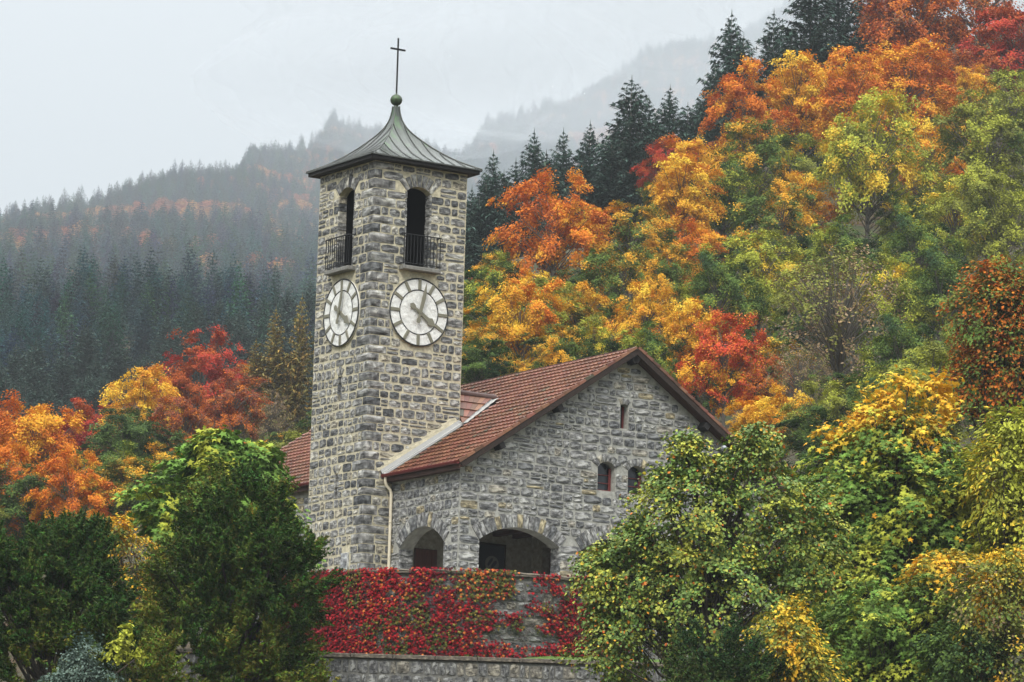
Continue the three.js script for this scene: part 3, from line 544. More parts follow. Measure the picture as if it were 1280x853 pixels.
const RIGHT = [[1130, 258, 42, 'green'], [622, 348, 34, 'mixed'], [1205, 85, 52, 'rust'], [1165, 250, 36, 'olive'], [1195, 160, 40, 'mixed'],
  [855, 145, 42, 'red'], [830, 185, 34, 'red'], [900, 150, 30, 'rust'], [590, 365, 34, 'red', { label: 'dark red tree pressed against the right edge of the tower', mark: 'red tree by the tower' }], [1230, 20, 85, 'rust'], [1150, 50, 85, 'rust'], [1270, 75, 70, 'red'], [1070, 95, 72, 'orange'], [1110, 20, 60, 'rust'], [1070, 30, 40, 'ygreen', { label: 'slim yellow-leaved birch among the dark spruces of the crest', mark: 'slim birch on the crest' }], [1000, 140, 62, 'gold'], [930, 175, 55, 'orange'], [1130, 120, 70, 'orange'], [1210, 115, 38, 'gold', { label: 'round golden tree standing alone above the olive trees', mark: 'round golden tree' }], [1060, 165, 60, 'orange'], [1160, 190, 55, 'gold'], [870, 210, 50, 'gold'], [830, 240, 38, 'mixed'], [940, 225, 60, 'mixed'], [985, 215, 55, 'olive'],
  [742, 275, 28, 'gold'], [790, 290, 62, 'mixed'], [855, 260, 58, 'gold'], [905, 250, 52, 'green'], [970, 290, 60, 'mixed'], [1010, 250, 45, 'gold'], [1230, 210, 75, 'olive'], [1265, 160, 60, 'olive'], [1195, 280, 60, 'ygreen'], [1085, 255, 72, 'ygreen', { label: 'tall yellow-green ash in the middle of the slope', mark: 'tall yellow-green ash', tall: 1.25 }], [1250, 290, 60, 'olive'], [1150, 320, 55, 'green'], [1040, 330, 55, 'green'],
  [690, 330, 70, 'orange', { label: 'big orange beech right of the tower above the roof', mark: 'big orange beech' }], [645, 385, 45, 'gold'], [615, 400, 45, 'green'], [885, 308, 50, 'orange', { label: 'fiery orange beech standing out among green trees', mark: 'fiery orange beech' }], [830, 345, 50, 'mixed'], [770, 370, 55, 'mixed'], [720, 390, 45, 'gold'], [650, 440, 60, 'gold'], [600, 450, 40, 'mixed'], [740, 425, 42, 'ygreen'], [810, 400, 48, 'gold'], [950, 355, 60, 'ygreen'], [900, 390, 55, 'green'], [860, 420, 50, 'gold'], [1000, 385, 50, 'olive'], [1120, 380, 55, 'ygreen'], [1180, 390, 60, 'green'], [800, 440, 50, 'green'], [700, 450, 45, 'mixed'],
  [905, 470, 55, 'scarlet', { label: 'bright scarlet cherry beside the chapel roof ridge', mark: 'scarlet cherry' }], [960, 460, 45, 'rust'], [1045, 435, 104, 'bare', { label: 'large brown half-bare tree in the middle of the slope', mark: 'large half-bare tree' }], [980, 530, 50, 'gold'], [1000, 480, 45, 'bare'], [1130, 460, 60, 'green'], [1190, 470, 50, 'olive'], [1110, 520, 50, 'green'], [940, 520, 40, 'gold'], [1030, 540, 50, 'olive'],
];
const LEFT = [[50, 575, 68, 'orange'], [5, 610, 60, 'orange'], [105, 535, 50, 'red'], [175, 545, 58, 'gold', { label: 'golden orange beech left of the sycamore', mark: 'golden beech by the sycamore' }], [150, 605, 50, 'green'], [250, 490, 58, 'red', { label: 'dark red tree above the orange beeches', mark: 'tall dark red tree' }], [300, 470, 38, 'scarlet'], [190, 505, 32, 'orange'], [20, 545, 45, 'orange'], [90, 620, 50, 'orange'], [290, 530, 45, 'rust'], [-40, 560, 60, 'orange'], [230, 560, 45, 'rust'], [340, 520, 36, 'bare'], [365, 560, 24, 'orange'], [210, 610, 50, 'mixed']];
const LARCH = [[345, 385, 62], [378, 370, 60], [320, 425, 56], [365, 440, 60], [300, 455, 44]];
const HAZY = [[20, 430, 60], [45, 425, 70], [110, 408, 66], [80, 440, 60], [150, 430, 60], [210, 395, 56], [245, 375, 52], [275, 372, 50], [230, 420, 50], [180, 440, 52], [330, 365, 56], [360, 360, 60], [300, 385, 50], [130, 470, 56], [60, 480, 60], [265, 420, 50], [-20, 450, 60], [388, 350, 50]];
const HAZYB = [[140, 470, 26, 'rust'], [285, 430, 26, 'rust'], [220, 480, 24, 'red'], [20, 500, 28, 'rust'], [320, 420, 22, 'rust'], [75, 455, 18, 'gold'], [190, 425, 20, 'orange'], [92, 470, 16, 'rust'], [165, 465, 20, 'rust'], [60, 515, 24, 'bare'], [240, 440, 20, 'olive'], [130, 505, 24, 'bare'], [205, 465, 22, 'olive']];
{ const R = rng(8080); for (let k = 0; k < 70; k++) { const x = -60 + R() * 490, y = 448 - .2 * x + R() * 90; HAZY.push([x, y, 44 + R() * 22]); } }
const SPH = 22, LAH = 20;
const standing = []; // every tree: where it stands, how large it is
const ANCH = [];
function addTree(kind, px, py, D, scale, rise, extra) { const p = at(px, py, D), y = p.y - rise; standing.push({ kind, px, py, D, s: scale, x: p.x, z: p.z, top: p.y, ...extra }); ANCH.push([p.x, p.z, y, D]); }
CREST.forEach(([x, y, w], i) => { const D = 325 + (x - 600) * .1 + (i % 3) * 8, s = w * 1.2 * D / F / 9.6; addTree('spruce', x, y, D, s, s * SPH * 1.05, { sy: 1.05 }); });
for (const [x, y, r, p, o] of [...RIGHT, ...LEFT]) { const D = slopeD(x, y), s = r * D / F / 4.6; addTree('broad', x, y, D, s, s * 7.2, { pal: p, o: o ?? {} }); }
for (const [x, y, w] of LARCH) { const D = 322, s = w * D / F / 7.6; addTree('larch', x, y, D, s, s * LAH * 1.1, { sy: 1.1 }); }
for (const [x, y, w] of HAZY) { const D = 430 + (500 - y) * 1.0, s = w * D / F / 9.6; addTree('spruce', x, y, D, s, s * SPH * 1.05, { sy: 1.05, hazy: 1 }); }
for (const [x, y, r, p] of HAZYB) { const D = 418 + (500 - y) * 1.0, s = r * D / F / 4.6; addTree('broad', x, y, D, s, s * 7.2, { pal: p, o: {}, hazy: 1 }); }

// ---------------------------------------------------------------- terrain: heights by bearing (as photograph columns) and distance
const COLS = [-2600, -600, 0, 200, 300, 400, 600, 800, 1000, 1280, 1900, 4000];
const ROWS = [
  [0, -1.7], [60, 0], [100, 4], [124, 8], [127.9, 8.4],
  [128.4, 8.5, 8.6, 9, 9.6, 10.73, 11.86, 11.86, 11.86, 11.6, 10, 9, 9],
  [131, 9, 9, 9.6, 10.4, 11.16, 11.92, 11.92, 11.92, 11.8, 10.4, 9.4, 9.4],
  [140, 10, 10, 11, 12, 12.5, 13, 13, 13, 12.6, 11.6, 11, 11],
  [155, 11, 11, 12.4, 13, 13.35, 13.7, 13.8, 13.8, 13.9, 14, 14, 14],
  [180, 12, 13, 15, 17, 18, 19, 22, 22, 22, 22.5, 24, 22],
  [220, 14, 17, 24, 26, 26, 26, 33, 32, 32, 33, 38, 34],
  [260, 18, 23, 31, 33, 31.5, 30, 42, 42, 43, 44, 50, 44],
  [300, 22, 28, 37, 41, 37, 33, 50, 53, 56, 57, 63, 55],
  [325, 23, 30, 38, 42, 38, 34, 51, 60, 63, 66, 72, 62],
  [350, 24, 30, 37, 40, 37, 34, 49, 63, 69, 75, 82, 70],
  [380, 25, 31, 37, 39, 37, 35, 45, 60, 71, 87, 94, 80],
  [420, 28, 36, 41, 43, 40.5, 38, 42, 53, 66, 98, 108, 92],
  [500, 32, 38, 46, 48, 45, 42, 42, 50, 62, 104, 115, 95],
  [650, 45, 70, 80, 82, 78, 74, 66, 64, 74, 108, 130, 105],
  [820, 60, 100, 121, 122, 119, 116, 105, 100, 105, 120, 140, 110],
  [1050, 80, 150, 170, 172, 172, 172, 165, 160, 160, 165, 165, 120],
  [1500, 110, 225, 258, 262, 262, 262, 250, 245, 245, 240, 220, 150],
  [2200, 140, 330, 405, 412, 410, 408, 390, 385, 385, 370, 300, 190],
  [3000, 160, 450, 574, 604, 604, 590, 560, 550, 550, 520, 400, 240],
  [3300, 165, 450, 568, 668, 676, 655, 625, 610, 610, 570, 430, 255],
  [4200, 170, 440, 560, 680, 884, 893, 830, 800, 790, 740, 560, 320],
  [5500, 175, 440, 560, 690, 900, 1178, 1130, 1100, 1080, 1000, 740, 400],
  [6500, 175, 440, 560, 695, 905, 1190, 1390, 1360, 1340, 1260, 900, 460],
  [8000, 175, 440, 560, 700, 905, 1200, 1745, 1850, 1790, 1700, 1200, 560],
  [9500, 175, 440, 560, 700, 905, 1200, 1960, 2270, 2330, 2250, 1600, 640],
  [11500, 175, 440, 560, 700, 905, 1200, 2150, 2600, 2930, 3000, 2100, 720],
  [13500, 175, 440, 560, 700, 905, 1200, 1760, 2300, 2950, 3050, 2150, 720],
];
function ground(col, D) {
  let i = 0; while (i < ROWS.length - 2 && ROWS[i + 1][0] < D) i++;
  let j = 0; while (j < COLS.length - 2 && COLS[j + 1] < col) j++;
  const t = clamp((D - ROWS[i][0]) / (ROWS[i + 1][0] - ROWS[i][0]), 0, 1), s = clamp((col - COLS[j]) / (COLS[j + 1] - COLS[j]), 0, 1);
  const g = (r, k) => ROWS[r].length === 2 ? ROWS[r][1] : ROWS[r][k + 1];
  return lerp(lerp(g(i, j), g(i, j + 1), s), lerp(g(i + 1, j), g(i + 1, j + 1), s), t);
}
const colOf = (x, z) => { const a = Math.atan2(x, -z); return Math.abs(a) < 1.2 ? 640 + F * Math.tan(a) : a > 0 ? 1e5 : -1e5; };
function baseAt(x, z) {
  const D = Math.hypot(x, z), a = Math.abs(Math.atan2(x, -z)), n = D > 135 ? Math.min(1, (D - 135) / 60) * (noise3(x * .06, 3, z * .06) - .5) * 2.2 + Math.min(1, D / 2500) * (noise3(x * .005, 9, z * .005) - .5) * 22 : 0;
  const h = ground(colOf(x, z), D) + n * (D > 420 ? 1 : .7);
  return lerp(h, Math.min(h, 20), clamp((a - 1) / .8, 0, 1));
}
ANCH.forEach((a) => { a[4] = a[2] - baseAt(a[0], a[1]); });
for (let k = 0; k < 5; k++) { const e = ANCH.map((a) => a[2] - groundAt(a[0], a[1])); ANCH.forEach((a, i) => { a[4] += .8 * e[i]; }); }
function groundAt(x, z) {
  const D = Math.hypot(x, z), b = baseAt(x, z); if (D < 150 || D > 1000 || z > 0) return b;
  const sg = D < 400 ? 8 : 28, q = 1 / (2 * sg * sg); let w = .08, r = 0;
  for (const a of ANCH) { const d2 = (x - a[0]) ** 2 + (z - a[1]) ** 2; if (d2 < 9 * sg * sg) { const e = Math.exp(-d2 * q); w += e; r += e * a[4]; } }
  return b + r / w * clamp((D - 150) / 20, 0, 1) * clamp((1000 - D) / 100, 0, 1);
}
{
  const As = [], Ds = [];
  for (let a = -180; a < -12; a += 6) As.push(a); for (let a = -12; a < 12; a += .25) As.push(a); for (let a = 12; a <= 180; a += 6) As.push(a);
  for (const d of [.5, 20, 40, 60, 80, 100, 112, 124, 127.9, 128.4, 131, 135]) Ds.push(d); for (let d = 140; d < 440; d += 6) Ds.push(d); for (let d = 440; d < 13500; d *= 1.035) Ds.push(d); Ds.push(14000);
  const T = new Tri(), id = [];
  for (const d of Ds) for (const a of As) { const r = a * Math.PI / 180, x = d * Math.sin(r), z = -d * Math.cos(r); id.push(T.v(x, groundAt(x, z), z, null, x * .12, z * .12)); }
  const n = As.length; for (let i = 0; i + 1 < Ds.length; i++) for (let j = 0; j + 1 < n; j++) T.q(id[i * n + j], id[i * n + j + 1], id[(i + 1) * n + j + 1], id[(i + 1) * n + j]);
  const map = texFrom(256, (i) => { const k = fA[i], b = fB[i]; return [90 + 60 * k, 86 + 50 * b, 46 + 24 * k]; }, true);
  structure('hillside_ground', T.geo(true), S({ color: rgb(.2, .19, .15), map, bumpMap: fineBump, bumpScale: .15, roughness: 1 }), 'leaf strewn wooded hillside rising behind the chapel');
  // mown grass strip below the terrace
  const G = new Tri(), n2 = 40; let prev = null;
  for (let k = 0; k <= n2; k++) { const x = lerp(-9, 10, k / n2), a = G.v(x, 11.97, -128.25, null, x, 0), b = G.v(x, 12.02 + .02 * Math.sin(k) + (x > -1 ? .3 * Math.min(1, (x + 1) / 2.5) : 0), -130.4, null, x, 5); if (prev) G.q(prev[0], a, b, prev[1]); prev = [a, b]; }
  structure('grass_strip', G.geo(true), S({ color: rgb(.14, .22, .045), map: texFrom(256, (i) => [150 + 90 * fB[i], 170 + 80 * fB[i], 120 + 80 * fA[i]], true), bumpMap: fineBump, bumpScale: .04, roughness: 1 }), 'strip of bright green grass at the foot of the terrace wall');
}

// ---------------------------------------------------------------- round terrace wall, lower retaining wall
const TC = V3(-1.35, 0, -136.1), TRAD = 6.1, T0 = 11.9, T1 = 14.72;
const wallStone = [[.22, .22, .22], [.28, .28, .275], [.34, .34, .33], [.18, .18, .185], [.38, .35, .29]].map((c) => stoneMat(rgb(...c)));
{
  const floor = new THREE.CylinderGeometry(TRAD - .35, TRAD - .35, .2, 48); floor.translate(TC.x, 13.94, TC.z);
  structure('terrace_floor', floor, M.slab, 'paved floor of the round terrace under the chapel');
  const g = thing('terrace_wall', 'curved stone terrace wall below the tower, half hidden by red creeper', 'wall', null, [TC.x, T0, TC.z]);
  const T = new Tri(), N = 80, a0 = -2.2, a1 = 1.9; let prev = null; // angle measured from straight towards the camera, + to the right
  for (let k = 0; k <= N; k++) { const a = lerp(a0, a1, k / N), s = Math.sin(a), c = Math.cos(a), v = (r, y) => T.v(r * s, y, r * c, null, a * 6, y), cur = [v(TRAD, -.4), v(TRAD, T1 - T0), v(TRAD - .4, T1 - T0), v(TRAD - .4, -.4)]; if (prev) for (let q = 0; q < 3; q++) T.q(prev[q], cur[q], cur[q + 1], prev[q + 1]); prev = cur; }
  part('wall_core', T.geo(), M.wallMortar, g);
  const ms = new Masonry(wallStone, [0, 0, 1, 1, 2, 2, 3, 4], 404, .05), R = rng(33), hs = courseHeights(T1 - T0 - .12, .2, .38, R); let v = .0;
  for (const h of hs) { let u = a0 * TRAD; while (u < a1 * TRAD) { const w = .25 + .5 * R(), a = (u + w / 2) / TRAD, m = frame(V3(TRAD * Math.sin(a), 0, TRAD * Math.cos(a)), V3(Math.cos(a), 0, -Math.sin(a)), V3(Math.sin(a), 0, Math.cos(a))); ms.add(m, 0, v + h / 2, w - .03, h - .03, Math.max(.05, Math.cos(a + .1))); u += w; } v += h; }
  ms.build(g, 300);
  for (let k = 0; k < 22; k++) { const b0 = lerp(a0, a1, k / 22), b1 = lerp(a0, a1, (k + 1) / 22) - .004, C = new Tri(); let pv = null; const dy = R() * .012; for (let q = 0; q <= 4; q++) { const a = lerp(b0, b1, q / 4), s = Math.sin(a), c = Math.cos(a), w = (r, y) => C.v(r * s, y + dy, r * c, null, a * 5, y * 3), cur = [w(TRAD + .1, T1 - T0 + .005), w(TRAD + .11, T1 - T0 + .1), w(TRAD + .08, T1 - T0 + .12), w(TRAD - .45, T1 - T0 + .12), w(TRAD - .45, T1 - T0 + .005)]; if (pv) for (let e = 0; e < 5; e++) C.q(pv[e], cur[e], cur[(e + 1) % 5], pv[(e + 1) % 5]); else { C.t(cur[0], cur[1], cur[2]); C.t(cur[0], cur[2], cur[3]); C.t(cur[0], cur[3], cur[4]); } pv = cur; } part('coping_stone', C.geo(), M.coping, g); }
  const L = thing('retaining_wall', 'low grey retaining wall with a brown flat coping below the creeper', 'wall', null, [0, 8, -127.95]);
  part('wall_core', uvBox(-11, 10, -.6, 3.84, -.45, 0), M.wallMortar, L);
  const m2 = new Masonry(wallStone, [0, 1, 1, 2, 2, 4, 4, 3], 505, .05), fr = frame(V3(0, 0, 0), V3(1, 0, 0), V3(0, 0, 1)), h2 = courseHeights(1.9, .3, .6, R); let y = 3.82 - 1.9;
  for (const h of h2) { let u = -10; while (u < 9.5) { const w = .14 + .3 * R(); m2.add(fr, u + w / 2, y + h / 2, w - .025, h - .025, u > -5.6 && u < 3 ? 1 : .1); u += w; } y += h; }
  m2.build(L, 300);
  for (let x = -11; x < 10; x += 1.28) part('coping_stone', box(x + .006, x + 1.27, 3.85 + R() * .008, 3.985, -.5, .09, .014), M.coping, L);
}

// ---------------------------------------------------------------- foliage builders
const LEAF = {
  diamond: { v: [[0, -.5, 0], [.34, .02, .1], [0, .5, 0], [-.34, .02, .1]], f: [[0, 1, 2], [0, 2, 3]] },
  round: { v: [[0, -.5, 0], [.43, -.22, .08], [.38, .22, .06], [0, .56, -.06], [-.38, .22, .06], [-.43, -.22, .08]], f: [[0, 1, 2], [0, 2, 3], [0, 3, 4], [0, 4, 5]] },
  maple: { v: [[0, -.35, 0], [.42, -.42, .03], [.26, -.1, .08], [.6, .16, 0], [.2, .2, .1], [0, .64, -.05], [-.2, .2, .1], [-.6, .16, 0], [-.26, -.1, .08], [-.42, -.42, .03]], f: [[0, 1, 2], [0, 2, 8], [2, 3, 4], [4, 5, 6], [6, 7, 8], [0, 8, 9], [2, 4, 8], [4, 6, 8]] },
  needle: { v: [[-.12, -.5, 0], [.12, -.5, 0], [0, .5, 0]], f: [[0, 1, 2]] },
};
const _x = V3(), _y = V3(), _n = V3();
function leaf(T, shape, p, n, dir, size, c, wide = 1) {
  _n.copy(n).normalize(); _y.copy(dir).addScaledVector(_n, -dir.dot(_n)); if (_y.lengthSq() < 1e-6) _y.set(_n.y, -_n.x, .2); _y.normalize(); _x.crossVectors(_y, _n);
  const L = LEAF[shape], b = T.p.length / 3;
  for (const [x, y, z] of L.v) T.v(p.x + size * (_x.x * x * wide + _y.x * y + _n.x * z), p.y + size * (_x.y * x * wide + _y.y * y + _n.y * z), p.z + size * (_x.z * x * wide + _y.z * y + _n.z * z), c);
  for (const [a, q, r] of L.f) T.t(b + a, b + q, b + r);
}
const gauss = (R) => (R() + R() + R() - 1.5) * .9;
function mixc(a, b, t) { return [lerp(a[0], b[0], t), lerp(a[1], b[1], t), lerp(a[2], b[2], t)]; }
// colours of autumn leaves, as base colours
const K = {
  orange: [.56, .17, .018], deep: [.36, .085, .018], gold: [.62, .33, .028], yellow: [.66, .46, .045], lime: [.34, .36, .045], olive: [.19, .20, .04], green: [.095, .15, .03], dark: [.032, .062, .022], red: [.42, .05, .03], wine: [.22, .035, .03], grey: [.15, .125, .10], brown: [.17, .11, .065], tan: [.32, .22, .11], scarlet: [.58, .085, .04], fresh: [.13, .24, .04],
};
// palette: list of [weight, colour]; leaf colour is chosen by patches (noise through the crown) with a grain from leaf to leaf
const PAL = {
  orange: ['deep', 'orange', 'orange', 'orange', 'gold'], gold: ['orange', 'gold', 'gold', 'gold', 'yellow'], mixed: ['green', 'green', 'olive', 'gold', 'gold'], ygreen: ['olive', 'lime', 'lime', 'lime', 'yellow'],
  green: ['dark', 'green', 'green', 'green', 'lime'], olive: ['green', 'olive', 'olive', 'olive', 'lime'], red: ['wine', 'red', 'red', 'red', 'deep'], thicket: ['dark', 'dark', 'green', 'dark', 'green'], scarlet: ['scarlet', 'orange', 'red', 'scarlet', 'gold'], rust: ['deep', 'orange', 'wine', 'brown', 'orange'], bare: ['brown', 'grey', 'tan', 'brown', 'olive'],
};
function palette(name, seed, scale = .55) {
  const L = PAL[name].map((k) => K[k]), R = rng(seed);
  return (p, bias = 0) => { const n = clamp(noise3(p.x * scale + seed, p.y * scale, p.z * scale) * 1.5 - .25 + bias + (R() - .5) * .42, 0, .999) * L.length, i = Math.floor(n), c = mixc(L[i], L[Math.min(L.length - 1, i + 1)], n - i), k = .85 + R() * .62; return [c[0] * k, c[1] * k, c[2] * k]; };
}
// a broadleaf crown: flat sprays of leaves on limbs, set in ellipsoid lobes [x, y, z, rx, ry, rz, share, palette?]
function broadleaf(o) {
  const R = rng(o.seed), T = new Tri(), B = new Tri(), lobes = o.lobes, total = lobes.reduce((s, l) => s + (l[6] ?? 1), 0), up = V3(0, 1, 0);
  const foot = V3(0, 0, 0), top = V3((R() - .5) * .6, o.H * .72, (R() - .5) * .6), mid = V3((R() - .5) * .5, o.H * .36, (R() - .5) * .5);
  const tr = o.trunk ?? o.H * .018; tube([foot.clone().setY(-.6), foot, mid.clone().multiplyScalar(.5), mid, mid.clone().lerp(top, .5), top], tr * 1.15, tr * .3, 8, B, null, true);
  let pads = 0;
  for (const l of lobes) {
    const n = Math.round(o.pads * (l[6] ?? 1) / total), C = V3(l[0], l[1], l[2]), pal = palette(l[7] ?? o.pal, o.seed + 3 + (l[7] ? 40 : 0), o.patch ?? .55);
    const per = o.cluster ?? 1, nb = Math.max(1, Math.round(n / per)); let bd, bc;
    for (let k = 0; k < n; k++) {
      const kb = Math.floor(k / per), y = 1 - 2 * (Math.min(kb, nb - 1) + .5) / nb, a = kb * 2.39996 + R() * .9, q = Math.sqrt(Math.max(0, 1 - y * y));
      let d = V3(q * Math.cos(a), y + (R() - .5) * .2, q * Math.sin(a)).normalize();
      const lump = .72 + .5 * noise3(d.x * 2.2 + o.seed, d.y * 2.2 + l[0], d.z * 2.2), f = (R() < (o.inner ?? .22) ? .3 + R() * .4 : .78 + R() * .26) * lump;
      let P = V3(C.x + d.x * l[3] * f, C.y + d.y * l[4] * f, C.z + d.z * l[5] * f);
      if (per > 1) { // pads gather on boughs, with gaps between
        if (k % per === 0) { bd = d; bc = P; } else if (R() > (o.inner ?? .22)) { const w = o.boughR, e = V3(gauss(R) * w, gauss(R) * w * .85, gauss(R) * w); P = bc.clone().add(e).addScaledVector(bd, .25 * w); d = bd.clone().addScaledVector(e, .35 / w).normalize(); }
      }
      if (P.y < (o.floor ?? .5)) continue;
      pads++;
      const n0 = d.clone().multiplyScalar(.5).addScaledVector(up, o.lift ?? .62).add(V3(R() - .5, R() - .5, R() - .5).multiplyScalar(.5)).normalize(), out = d.clone().addScaledVector(n0, -d.dot(n0)).normalize(), sid = n0.clone().cross(out);
      const pr = o.padR * (.6 + R() * .8), bias = (R() - .5) * .5, m = Math.round(o.leaves * (.6 + R() * .8));
      for (let i = 0; i < m; i++) {
        const g1 = gauss(R) * pr * 1.15, g2 = gauss(R) * pr * .8, g3 = gauss(R) * pr * (o.flat ?? .22) - (g1 * g1 + g2 * g2) / pr * (o.droop ?? .1);
        const p = P.clone().addScaledVector(out, g1).addScaledVector(sid, g2).addScaledVector(n0, g3);
        const nn = n0.clone().add(V3(R() - .5, R() - .5, R() - .5).multiplyScalar(o.jit ?? 1.1));
        const lc = o.speck && R() < o.speck[0] ? K[o.speck[1 + Math.floor(R() * (o.speck.length - 1))]].map((v) => v * (.8 + R() * .4)) : pal(p, bias);
        leaf(T, o.leaf ?? 'diamond', p, nn, V3(out.x * (o.comb ?? 1) + R() - .5, out.y * (o.comb ?? 1) + (o.perk ?? -.1) + (R() - .5), out.z * (o.comb ?? 1) + R() - .5), o.size * (.65 + R() * .7), lc, o.wide ?? 1);
      }
      if (R() < (o.twigs ?? .4)) { const t = clamp((P.y - o.H * .15) / (o.H * .85), .12, .95), s = t < .5 ? foot.clone().lerp(mid, t * 2) : mid.clone().lerp(top, Math.min(1, (t - .5) * 1.6)); s.y = Math.min(s.y, P.y - .1); const m1 = s.clone().lerp(P, .5).add(V3((R() - .5) * .5, -.25 + R() * .5, (R() - .5) * .5)), w = tr * (.14 + .2 * R()); tube([s, m1, P], w, w * .2, 4, B); }
    }
  }
  return { crown: T.geo(), trunk: B.geo(true) };
}
// a spruce: whorls of drooping boughs hung with twigs
function spruce(o) {
  const R = rng(o.seed), T = new Tri(), B = new Tri(), H = o.H, W0 = o.W; tube([V3(0, -.5, 0), V3(0, H * .5, 0), V3(0, H, 0)], H * .013, .02, 6, B, null, true);
  const levels = o.levels ?? 34;
  for (let k = 0; k < levels; k++) {
    const t = k / (levels - 1), y = lerp(H * (o.bare ?? .1), H * .985, Math.pow(t, .92)), len = W0 * Math.pow(1 - t, .68) * (.82 + .36 * R()) + .12, nb = Math.max(4, Math.round(lerp(8, 4, t))), a0 = R() * 7;
    for (let b = 0; b < nb; b++) {
      const a = a0 + b / nb * 6.283 + (R() - .5) * .5, L = len * (.7 + R() * .5), droop = lerp(.42, -.35, t) * (.7 + R() * .6), dir = V3(Math.cos(a), 0, Math.sin(a)), sid = V3(-Math.sin(a), 0, Math.cos(a));
      const at2 = (s) => V3(dir.x * L * s, y - droop * L * s + .22 * L * s * s * (1 - t), dir.z * L * s);
      if (L > 1.2) tube([at2(0), at2(.5), at2(.95)], .035, .01, 3, B);
      const n = Math.max(3, Math.round(L * (o.dens ?? 5.5)));
      for (let i = 0; i < n; i++) {
        const s = (i + .6 + R() * .5) / n, p = at2(Math.min(1.02, s)), w = (o.twig ?? .62) * (.5 + R() * .7) * Math.min(1, .45 + L * .3), k2 = .6 + R() * .8, c = (R() < (o.tip ?? .1) ? o.col2 : o.col).map((v) => v * k2);
        for (const e of [-1, 1]) { const d = dir.clone().multiplyScalar(.75).addScaledVector(sid, e * (.55 + R() * .5)).add(V3(0, -.25 - R() * .5, 0)).normalize(); leaf(T, 'needle', p.clone().addScaledVector(d, w * .45), V3(sid.x * .3 * e, 1, sid.z * .3 * e).add(V3(R() - .5, 0, R() - .5)), d, w, c, 1.5); }
        if (R() < .7) { const d = V3((R() - .5) * .5, -1, (R() - .5) * .5); leaf(T, 'needle', p.clone().add(V3(0, -w * .3, 0)), dir.clone().add(V3(R() - .5, 0, R() - .5)), d, w * .9, c, 1.3); }
      }
    }
  }
  leaf(T, 'needle', V3(0, H, 0), V3(1, 0, 0), V3(0, 1, 0), .9, o.col, .8); leaf(T, 'needle', V3(0, H, 0), V3(0, 0, 1), V3(0, 1, 0), .9, o.col, .8);
  return { crown: T.geo(), trunk: B.geo(true) };
}
// a yew: dense upright plumes of short needles over lobes
function yew(o) {
  const R = rng(o.seed), T = new Tri(), B = new Tri(), total = o.lobes.reduce((s, l) => s + (l[6] ?? 1), 0);
  tube([V3(0, -.5, 0), V3(.1, o.H * .3, 0), V3(0, o.H * .75, 0)], .28, .08, 8, B, null, true);
  const per = 13;
  for (const l of o.lobes) {
    const n = Math.max(4, Math.round(o.plumes * (l[6] ?? 1) / total / per));
    for (let k = 0; k < n; k++) { // boughs, each a fan of plumes
      const y = 1 - 1.85 * (k + .5) / n, a = k * 2.39996 + R() * .9, q = Math.sqrt(Math.max(0, 1 - y * y)), d = V3(q * Math.cos(a), y, q * Math.sin(a)), f = (R() < .25 ? .5 + .25 * R() : .74 + R() * .36);
      const C = V3(l[0] + d.x * l[3] * f, l[1] + d.y * l[4] * f, l[2] + d.z * l[5] * f), lean = d.clone().multiplyScalar(.9).add(V3((R() - .5) * .5, .35 + R() * .6, (R() - .5) * .5)).normalize(), tone = clamp(.35 + (noise3(C.x * .7, C.y * .7, C.z * .7) - .5) * 1.8 + (R() - .5) * .7, 0, 1);
      if (R() < .1) tube([V3(0, Math.max(.3, C.y * .55), 0), C], .06, .015, 4, B);
      for (let j = 0; j < per; j++) {
        const ax = lean.clone().add(V3((R() - .5) * 1.3, (R() - .4) * .8, (R() - .5) * 1.3)).normalize(), P = C.clone().addScaledVector(ax, (.1 + R() * .55) * o.len).add(V3((R() - .5) * .3, -R() * .3, (R() - .5) * .3)), L = o.len * (.5 + R() * .6);
        const s1 = V3(ax.y, -ax.x, .3).cross(ax).normalize(), s2 = s1.clone().cross(ax), m = Math.round(o.needles * (.7 + R() * .6)), base = mixc(o.c1, o.c2, clamp(tone + (R() - .5) * .35, 0, 1));
        for (let i = 0; i < m; i++) {
          const s = R(), r = L * .2 * (1.05 - s) + .015, b = R() * 6.283, o1 = s1.clone().multiplyScalar(Math.cos(b)).addScaledVector(s2, Math.sin(b)), p = P.clone().addScaledVector(ax, L * (s - .3)).addScaledVector(o1, r * R()), c = base.map((v) => v * (.65 + R() * .7));
          leaf(T, 'needle', p, V3(R() - .5, R() - .2, R() - .5), o1.addScaledVector(ax, .9 + R() * .8).add(V3(0, -.15, 0)), o.size * (.6 + R() * .8), c, 1.4);
        }
      }
    }
  }
  return { crown: T.geo(), trunk: B.geo(true) };
}
function treeThing(name, label, group, g, pos, scale, turn, leafMat = M.leaf, bark = M.bark, category = 'tree') {
  const t = thing(name, label, category, group, pos, turn); part('trunk', g.trunk, bark, t); part('crown', g.crown, leafMat, t); t.scale.set(scale[0], scale[1], scale[2]); return t;
}

